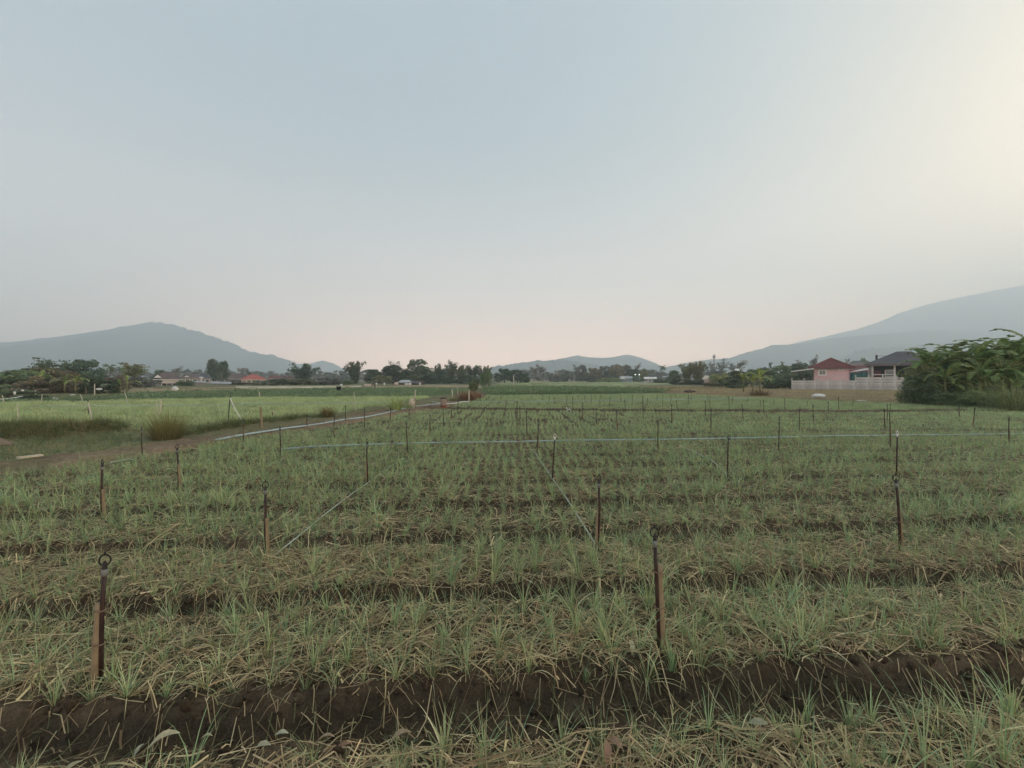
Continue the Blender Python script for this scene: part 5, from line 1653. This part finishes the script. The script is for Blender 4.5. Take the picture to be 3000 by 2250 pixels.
# precast concrete wall
A, B_ = Vector((*G(2320, 1141), 0)), Vector((*G(2668, 1143.5), 0))
t = thing('concrete_wall', A, 'grey precast concrete wall in front of the pink and grey houses', 'wall')
dv = (B_ - A); Lw = dv.length; dirv = dv.normalized(); ang = math.atan2(dirv.y, dirv.x)
nb = 9
bw_ = Lw / nb
Z1, Z2 = z_at(1107.5, 69), z_at(1097.5, 66.5)
slabs = {}
for k in range(nb):
    hh = Z1 if k < 5 else Z2
    rows = 5 if k < 5 else 6
    ph = (hh - .02) / rows
    for r in range(rows):
        if (rows, r < 2) not in slabs:
            mb = MB(); mb.box((0, 0, 0), (bw_ - .15, .07, ph - .04))
            slabs[rows, r < 2] = mb.mesh('slab', M['concrete3' if r < 2 else 'concrete'])
        c = dirv * (bw_ * (k + .5))
        o = obj('slab', slabs[rows, r < 2], t, (c.x, c.y + random.uniform(-.012, .012), ph * (r + .5)), ang + random.uniform(-.004, .004))
    c = dirv * (bw_ * (k + .5))
    MB().box((0, -.07, 0), (bw_ - .15, .10, .11)).build('rail', M['concrete'], t)
    t.children[-1].location = (c.x, c.y, z_at(1124.5, 68)); t.children[-1].rotation_euler.z = ang
for k in range(nb + 1):
    c = dirv * (bw_ * k)
    o = MB().box((0, -.03, 0), (.13, .14, 1)).build('post', M['concrete'], t)
    hh = Z1 if k < 5 else Z2
    o.location = (c.x, c.y, hh / 2 - .04); o.scale = (1, 1, hh); o.rotation_euler.z = ang

# the houses stand turned towards the field: each is built in its own frame
class Fr:
    """frame of a building whose front faces the field; px gives the photo column, depth is measured at its middle"""
    def __init__(s, xc, Y):
        s.X, s.Y = x_at(xc, Y), Y
        s.th = math.atan2(s.X, s.Y); s.rg = math.hypot(s.X, s.Y)
    def lx(s, px, d=0.0):
        return (s.rg + d) * math.tan(math.atan2(px - CX, FPX) - s.th)
    def lz(s, y, px=None, d=0.0):
        th = s.th if px is None else math.atan2(px - CX, FPX)
        Yd = (s.rg + d) / math.cos(th - s.th) * math.cos(th)
        return CAMH + (HOR - y) / FPX * Yd
    def thing(s, name, label, cat):
        return thing(name, (s.X, s.Y, 0), label, cat, None, -s.th)


# pink house
F_ = Fr(2436, 75.0)
xa, xb = F_.lx(2385), F_.lx(2487)
ze, zr = F_.lz(1078), F_.lz(1050, None, 3)
t = F_.thing('pink_house', 'pink walled house with a maroon hipped roof behind the concrete wall', 'house')
MB().box(((xa + xb) / 2, 4.2, (ze + .05) / 2), (xb - xa, 8.4, ze + .05)).build('wall', M['pink'], t)
ea, eb_ = F_.lx(2370), F_.lx(2506)
V = [(ea, -.6, ze), (eb_, -.6, ze), (eb_, 9, ze), (ea, 9, ze)]
xm = F_.lx(2434, 3)
V += [(xm, 3.0, zr), (xm, 6.4, zr)]
rf = MB(); rf.add(V, [(0, 1, 4), (1, 2, 5, 4), (2, 3, 5), (3, 0, 4, 5), (3, 2, 1, 0)])
rf = rf.build('roof', M['redtile'], t)
f0, f1, ap = Vector(V[0]), Vector(V[1]), Vector(V[4])
nrow = 11
for r in range(nrow):
    q0, q1 = r / nrow, (r + 1) / nrow
    a0, a1, b0, b1 = f0.lerp(ap, q0), f0.lerp(ap, q1), f1.lerp(ap, q0), f1.lerp(ap, q1)
    n_ = (f1 - f0).cross(ap - f0).normalized()
    mb = MB(); off = n_ * .07
    mb.add([a0 + off, b0 + off, b1 + n_ * .01, a1 + n_ * .01, a0, b0], [(0, 1, 2, 3), (4, 5, 1, 0)])
    mb.build('tile_course', M['redtile'], rf)
rd = MB()
for p in (0, 1):
    rd.tube([Vector(V[p]) + Vector((0, 0, .06)), Vector(V[4]) + Vector((0, 0, .06))], .1, 6)
rd.tube([Vector(V[4]) + Vector((0, 0, .08)), Vector(V[5]) + Vector((0, 0, .08))], .1, 6)
rd.build('ridge_cap', M['redtile'], rf)
MB().box(((ea + eb_) / 2, -.58, ze - .12), (eb_ - ea - .02, .06, .2)).build('fascia', M['brownroof'], t)
window(t, F_.lx(2409.5), 0, F_.lz(1091.5), F_.lx(2422.5) - F_.lx(2396.5), 18 / FPX * 75, .2, 2)
window(t, F_.lx(2464), 0, F_.lz(1081.5), F_.lx(2470) - F_.lx(2458), 8 / FPX * 75, .15, 1)
# lean-to at its left
F_ = Fr(2350, 73.0)
t = F_.thing('lean_to_roof', 'thin white lean-to roof on posts at the left of the pink house', 'roof')
l0, l1 = Vector((F_.lx(2317), 0, F_.lz(1087, 2317))), Vector((F_.lx(2385), 0, F_.lz(1078.5, 2385)))
MB().prism([l0, l1, l1 + Vector((0, 0, -.13)), l0 + Vector((0, 0, -.13))], (0, 4, 0)).build('sheet', M['whitewall'], t)
for q in (.04, .5, .96):
    p = l0.lerp(l1, q)
    MB().box((p.x, 3.7, (p.z - .14) / 2), (.1, .1, p.z - .14)).build('post', M['wood'], t)
# maroon annex and awning between the houses
F_ = Fr(2515, 84.0)
t = F_.thing('annex', 'low building with a maroon roof between the pink and grey houses', 'building')
MB().box((0, 3.4, F_.lz(1092) / 2), (4.6, 6, F_.lz(1092))).build('wall', M['greywall'], t)
mb, eb = hip_roof(F_.lx(2470), F_.lx(2566), -.4, 6.8, F_.lz(1093), F_.lz(1070, None, 3), 1.2)
mb.build('roof', M['redtile'], t); eb.build('fascia', M['brownroof'], t)
F_ = Fr(2517, 73.5)
t = F_.thing('awning', 'white sloping awning between the two houses', 'awning')
p0, p1, p2, p3 = (Vector((F_.lx(2488), 0, F_.lz(1091.5, 2488))), Vector((F_.lx(2545), 0, F_.lz(1083, 2545))), Vector((F_.lx(2545, 2.5), 2.5, F_.lz(1077, 2545, 2.5))), Vector((F_.lx(2488, 2.5), 2.5, F_.lz(1090, 2488, 2.5))))
MB().prism([p0, p1, p2, p3], (0, 0, .06)).build('sheet', M['whitewall'], t)
for p in (p0, p1):
    MB().box((p.x + (.06 if p is p0 else -.06), .1, p.z / 2 - .02), (.08, .08, p.z - .02)).build('post', M['tin'], t)
t = F_.thing('tarpaulin', 'teal tarpaulin hanging below the white awning', 'tarpaulin')
mb = MB(); nx = 12
for i in range(nx):
    u0, u1 = i / nx, (i + 1) / nx
    xa_, xb_ = F_.lx(2489) + (F_.lx(2541) - F_.lx(2489)) * u0, F_.lx(2489) + (F_.lx(2541) - F_.lx(2489)) * u1
    za, zb = F_.lz(1093.5 - 6 * u0), F_.lz(1093.5 - 6 * u1)
    ya, yb = .6 + .12 * math.sin(i * 1.9), .6 + .12 * math.sin((i + 1) * 1.9)
    mb.prism([(xa_, ya, .3), (xb_, yb, .3), (xb_, yb, zb), (xa_, ya, za)], (0, .02, 0))
mb.build('cloth', M['teal'], t)

# grey house
F_ = Fr(2640, 71.0)
xa, xb = F_.lx(2546), F_.lx(2740)
ze, zr = F_.lz(1069, 2546), F_.lz(1030, 2640, 5)
t = F_.thing('grey_house', 'large grey hip-roofed house with a dark porch behind the wall', 'house')
MB().box(((xa + xb) / 2, 5.6, ze / 2), (xb - xa, 6.0, ze)).build('wall', M['greywall'], t)
mb, eb = hip_roof(F_.lx(2534), F_.lx(2752), -.7, 9.4, ze + .1, zr, 3.7, 0, .3, F_.lx(2627, 5), F_.lx(2668, 5))
mb.build('roof', M['greyroof'], t); eb.build('fascia', M['brownroof'], t)
MB().box(((xa + xb) / 2, 2.55, ze / 2), (xb - xa - .6, .06, ze - .4)).build('porch_shade_sheet', M['porch_shade'], t)  # dark sheet across the porch paints the shade of its interior
for px_ in (2556, 2621, 2680, 2730):
    MB().box((F_.lx(px_), .15, ze / 2 - .05), (.24, .24, ze - .1)).build('column', M['concrete2'], t)
MB().box((F_.lx(2550), 1.3, ze / 2 - .05), (.4, 2.2, ze - .1)).build('side_wall', M['greywall'], t)
MB().box((F_.lx(2570, 2.4), 2.45, 1.75), (.95, .08, 2.6)).build('door', M['maroondoor'], t)
MB().box((F_.lx(2588), .15, F_.lz(1097)), (F_.lx(2621) - F_.lx(2556) - .3, .08, .12)).build('porch_rail', M['concrete2'], t)
MB().box(((xa + xb) / 2, .9, .35), (xb - xa, 2.9, .7)).build('porch_floor', M['greywall'], t)
window(t, F_.lx(2607, 2.4), 2.5, 2.5, 1.3, 1.2, .1, 2)
# chimney-like pole with aerial beside the grey house
t = thing('aerial_pole', (x_at(2568, 80), 80, 0), 'short dark aerial pole left of the grey roof', 'aerial')
MB().tube([(0, 0, 0), (0, 0, z_at(1040, 80))], .16, 8).build('pole', M['black'], t)
MB().box((.75, 0, z_at(1043, 80)), (1.5, .05, .06)).build('arm', M['black'], t)

# white shed on stilts, far left
F_ = Fr(490, 104.0)
t = F_.thing('white_shed', 'white boarded shed on posts under a dark roof at left', 'shed')
xa, xb = F_.lx(473), F_.lx(523)
MB().box(((xa + xb) / 2, 2.5, (F_.lz(1111) + F_.lz(1123)) / 2), (xb - xa, 5, 12 / FPX * 104)).build('wall', M['whitewall'], t)
for x in (474, 489, 504, 521):
    MB().box((F_.lx(x), .15, F_.lz(1123) / 2), (.16, .16, F_.lz(1123))).build('post', M['whitewall'], t)
MB().box(((xa + xb) / 2, 4.5, .4), (xb - xa, .2, .8)).build('back_wall', M['greywall'], t)
mb, eb = hip_roof(F_.lx(447), F_.lx(537), -.8, 7, F_.lz(1111), F_.lz(1089, None, 3), 2.0)
mb.build('roof', M['brownroof'], t); eb.build('fascia', M['whitewall'], t)
MB().prism([(F_.lx(450), -1, F_.lz(1107)), (F_.lx(474), -1, F_.lz(1107)), (F_.lx(462), -1, F_.lz(1098))], (0, 2.5, 0)).build('gable', M['whitewall'], t)
MB().box((F_.lx(461), 2.4, F_.lz(1112) / 2), (F_.lx(472) - F_.lx(450), 4.4, F_.lz(1112))).build('side_room', M['greywall'], t)


def far_house(name, x0, x1, base_y, eave, ridge, Y, roof, wall, label, cat='house', depth=6, gable=None, nwin=2, hip=True, inset=None):
    F_ = Fr((x0 + x1) / 2, Y)
    t = F_.thing(name, label, cat)
    xa, xb = F_.lx(x0), F_.lx(x1)
    ze, zr = F_.lz(eave), F_.lz(ridge, None, depth / 2)
    o = .35
    MB().box(((xa + xb) / 2, depth / 2, (ze - .02) / 2), (xb - xa - 2 * o, depth - 2 * o, ze - .02)).build('wall', M[wall], t)
    if hip:
        mb, eb = hip_roof(xa, xb, 0, depth, ze, zr, inset if inset is not None else (xb - xa) * .25)
        mb.build('roof', M[roof], t); eb.build('fascia', M[wall], t)
    else:
        gable_roof(xa, xb, 0, depth, ze, zr).build('roof', M[roof], t)
        MB().prism([(xa + o, o, ze - .01), (xa + o, depth - o, ze - .01), (xa + o, depth / 2, zr - .12)], (.1, 0, 0)).build('gable', M[wall], t)
    if gable:
        g0, g1, gy0, gy1 = gable
        MB().prism([(F_.lx(g0), -.5, F_.lz(gy1)), (F_.lx(g1), -.5, F_.lz(gy1)), (F_.lx((g0 + g1) / 2), -.5, F_.lz(gy0))], (0, 2.2, 0)).build('gable', M['whitewall'], t)
    for k in range(nwin):
        x = xa + (xb - xa) * (k + 1) / (nwin + 1)
        f = MB().box((x, o - .03, ze * .55), (1.1, .08, 1.0)).build('window', M['whitewall'], t)
        MB().box((x, o - .085, ze * .55), (.85, .04, .8)).build('pane', M['glass'], f)
    return t


far_house('brown_roofed_house', 528, 592, 1122, 1106, 1096, 124, 'brownroof', 'greywall', 'brown-roofed house with a small white gable right of the shed', 'house', 7, (539, 556, 1100, 1104.5))
far_house('white_box_house', 583, 597, 1122, 1106, 1104, 118, 'whitewall', 'whitewall', 'small bright white block beside the brown-roofed house', 'house', 3, None, 0)
far_house('dark_roofed_house', 578, 622, 1122, 1108, 1094, 138, 'greyroof', 'greywall', 'dark grey roofed house left of the twin trees', 'house', 7)
far_house('tin_shed', 560, 602, 1130, 1121, 1117, 108, 'tin', 'greywall', 'left tin-roofed shed in front of the brown-roofed house', 'shed', 4, None, 0, False)
far_house('tin_shed', 617, 648, 1128, 1124, 1118, 110, 'tin', 'greywall', 'middle tin-roofed shed below the twin trees', 'shed', 4, None, 0, False)
far_house('tin_shed', 648, 678, 1128, 1125, 1119, 112, 'tin', 'greywall', 'right tin-roofed shed below the twin trees', 'shed', 4, None, 0, False)
far_house('brown_roofed_house', 664, 722, 1122, 1108, 1096, 145, 'brownroof', 'greywall', 'brown-roofed house left behind the red roof', 'house', 7)
far_house('red_roofed_house', 702, 782, 1122, 1111, 1097, 120, 'redroof', 'pinkwall2', 'house with a wide bright red roof at left', 'house', 8, None, 2, True, 2.6)
far_house('brown_roofed_house', 782, 828, 1122, 1108, 1100, 150, 'redtile', 'greywall', 'faded maroon roof right of the red-roofed house', 'house', 7)
far_house('brown_roofed_house', 822, 866, 1122, 1110, 1103, 148, 'redtile', 'greywall', 'low maroon roof under the spiky bamboo', 'house', 7)
far_house('white_shed', 990, 1004, 1122, 1115, 1111, 160, 'whitewall', 'whitewall', 'tiny white roof in the gap left of the tall bamboo', 'shed', 4, None, 0)
far_house('white_house', 1815, 1853, 1120, 1109, 1102, 205, 'tin', 'bluewall', 'small white-gabled house with a grey tin roof in front of the far wood', 'house', 7, (1817, 1832, 1102, 1110), 1, False)
far_house('long_shed', 1886, 1924, 1122, 1110, 1105, 175, 'whitewall', 'greywall', 'long pale shed roof right of the small white house', 'shed', 6, None, 1, False)
far_house('low_shed', 1611, 1656, 1121, 1117.5, 1115, 235, 'whitewall', 'greywall', 'low pale roofs in the far middle distance', 'shed', 6, None, 0, False)
far_house('long_shed', 1940, 1972, 1120, 1106, 1102, 180, 'tin', 'greywall', 'grey roof glimpsed behind the round tree right of the palm', 'shed', 6, None, 0, False)
far_house('pink_roofed_house', 2058, 2082, 1120, 1111, 1100, 112, 'pinkwall2', 'pinkwall2', 'pinkish roof half hidden behind the yellow green bush', 'house', 6, None, 0)
far_house('white_roofed_house', 2150, 2168, 1120, 1086, 1080, 120, 'whitewall', 'whitewall', 'small white roof peak above the mango tree', 'house', 5, None, 0)
far_house('grey_building', 2486, 2535, 1120, 1064, 1057, 150, 'greyroof', 'greywall', 'grey roof seen between the two houses in the distance', 'building', 8, None, 0)

# pale low walls far away
for x0, x1, y0, y1, Y, mt, lab in ((1068, 1087, 1127, 1136, 96, 'pinkwall2', 'low faded pink wall below the tall left bamboo'), (1874, 1900, 1119, 1125.5, 150, 'concrete', 'low pale wall below the small white house')):
    t = thing('low_wall', (0, 0, 0), lab, 'wall')
    MB().box((x_at((x0 + x1) / 2, Y), Y, z_at(y0, Y) / 2), ((x1 - x0) / FPX * Y, .2, z_at(y0, Y))).build('body', M[mt], t)
    MB().box((x_at((x0 + x1) / 2, Y), Y, z_at(y0, Y) + .05), ((x1 - x0) / FPX * Y + .1, .3, .1)).build('coping', M['concrete2'], t)

# open shed with hanging cloths in front of the central treeline
Y = 116.0
t = thing('open_shed', (0, 0, 0), 'open shed with a dark tin roof below the big round tree', 'shed')
xa, xb = x_at(1160, Y), x_at(1236, Y)
MB().prism([P(1166, 1121, Y), P(1206, 1121, Y), P(1200, 1114, Y + 3), P(1174, 1114, Y + 3)], (0, 0, .1)).build('roof', M['tin'], t)
MB().prism([P(1200, 1123, Y + .3), P(1238, 1124, Y + .3), P(1234, 1119, Y + 3), P(1204, 1118, Y + 3)], (0, 0, .1)).build('roof', M['greyroof'], t)
for x in (1168, 1186, 1204, 1234):
    zt = z_at(1122, Y)
    MB().box((x_at(x, Y), Y + .3, zt / 2), (.14, .14, zt)).build('post', M['wood'], t)
MB().box(((xa + xb) / 2, Y + 3.2, .5), (xb - xa, .12, 1.0)).build('back_wall', M['brownroof'], t)
for (x0, x1, y0, y1, lab) in ((1186, 1196, 1122.5, 1129, 'left white cloth hanging in the open shed'), (1197, 1205, 1122, 1128.5, 'right white cloth hanging in the open shed'), (1228, 1233, 1121, 1128.5, 'narrow white cloth at the right end of the open shed')):
    mb = MB(); n = 6
    for i in range(n):
        u0, u1 = i / n, (i + 1) / n
        p = [P(x0 + (x1 - x0) * u, y, Y + .1 + .06 * math.sin(u * 9)) for u, y in ((u0, y1), (u1, y1), (u1, y0), (u0, y0))]
        mb.prism(p, (0, .015, 0))
    tag(mb.build('cloth', M['whitewall']), lab, 'cloth', 'cloths hanging in the open shed')
blob('sack', (x_at(1161, 108), 108, 0), (.95, .6, .75), M['sackpink'], 'pale bundle at the left end of the open shed', 'sack', 31)
blob('sack', (x_at(1126, 110), 110, 0), (.4, .4, .6), M['white'], 'small white thing standing in the field left of the open shed', 'sack', 32)

# mast on the right and two small lit lamps
t = thing('radio_mast', (x_at(2092, 340), 340, 0), 'slim lattice radio mast above the grey trees', 'mast')
Hm = z_at(1046, 340)
for a in (0, 2.09, 4.19):
    MB().tube([(1.1 * math.cos(a), 1.1 * math.sin(a), 0), (.35 * math.cos(a), .35 * math.sin(a), Hm)], .16, 5).build('leg', M['greywall'], t)
br = MB()
for k in range(14):
    f0, f1 = k / 14, (k + 1) / 14
    for a, b in ((0, 2.09), (2.09, 4.19), (4.19, 0)):
        r0, r1 = 1.1 - .75 * f0, 1.1 - .75 * f1
        br.tube([(r0 * math.cos(a), r0 * math.sin(a), Hm * f0), (r1 * math.cos(b), r1 * math.sin(b), Hm * f1)], .08, 4)
br.build('bracing', M['greywall'], t)
MB().lathe([(0, Hm - 1.2), (1.0, Hm - 1), (1.15, Hm + 1.1), (.35, Hm + 1.4), (.2, Hm + 2.9), (0, Hm + 3)], 8).build('antenna', M['greywall'], t)
ml = bpy.data.materials.new('lamp_glow'); ml.use_nodes = True
ml.node_tree.nodes['Principled BSDF'].inputs['Emission Color'].default_value = (1, .97, .9, 1)
ml.node_tree.nodes['Principled BSDF'].inputs['Emission Strength'].default_value = 6
for x, lab in ((1861, 'left'), (1873, 'right')):
    t = thing('street_lamp', (x_at(x, 200), 200, 0), '%s one of two small lit lamps right of the small white house' % lab, 'lamp', 'two small lit lamps')
    zl = z_at(1098, 200)
    MB().tube([(0, 0, 0), (0, 0, zl)], .07, 6).build('post', M['greywall'], t)
    MB().lathe([(0, zl - .1), (.14, zl + .02), (.14, zl + .14), (0, zl + .2)], 8).build('lamp_head', ml, t)
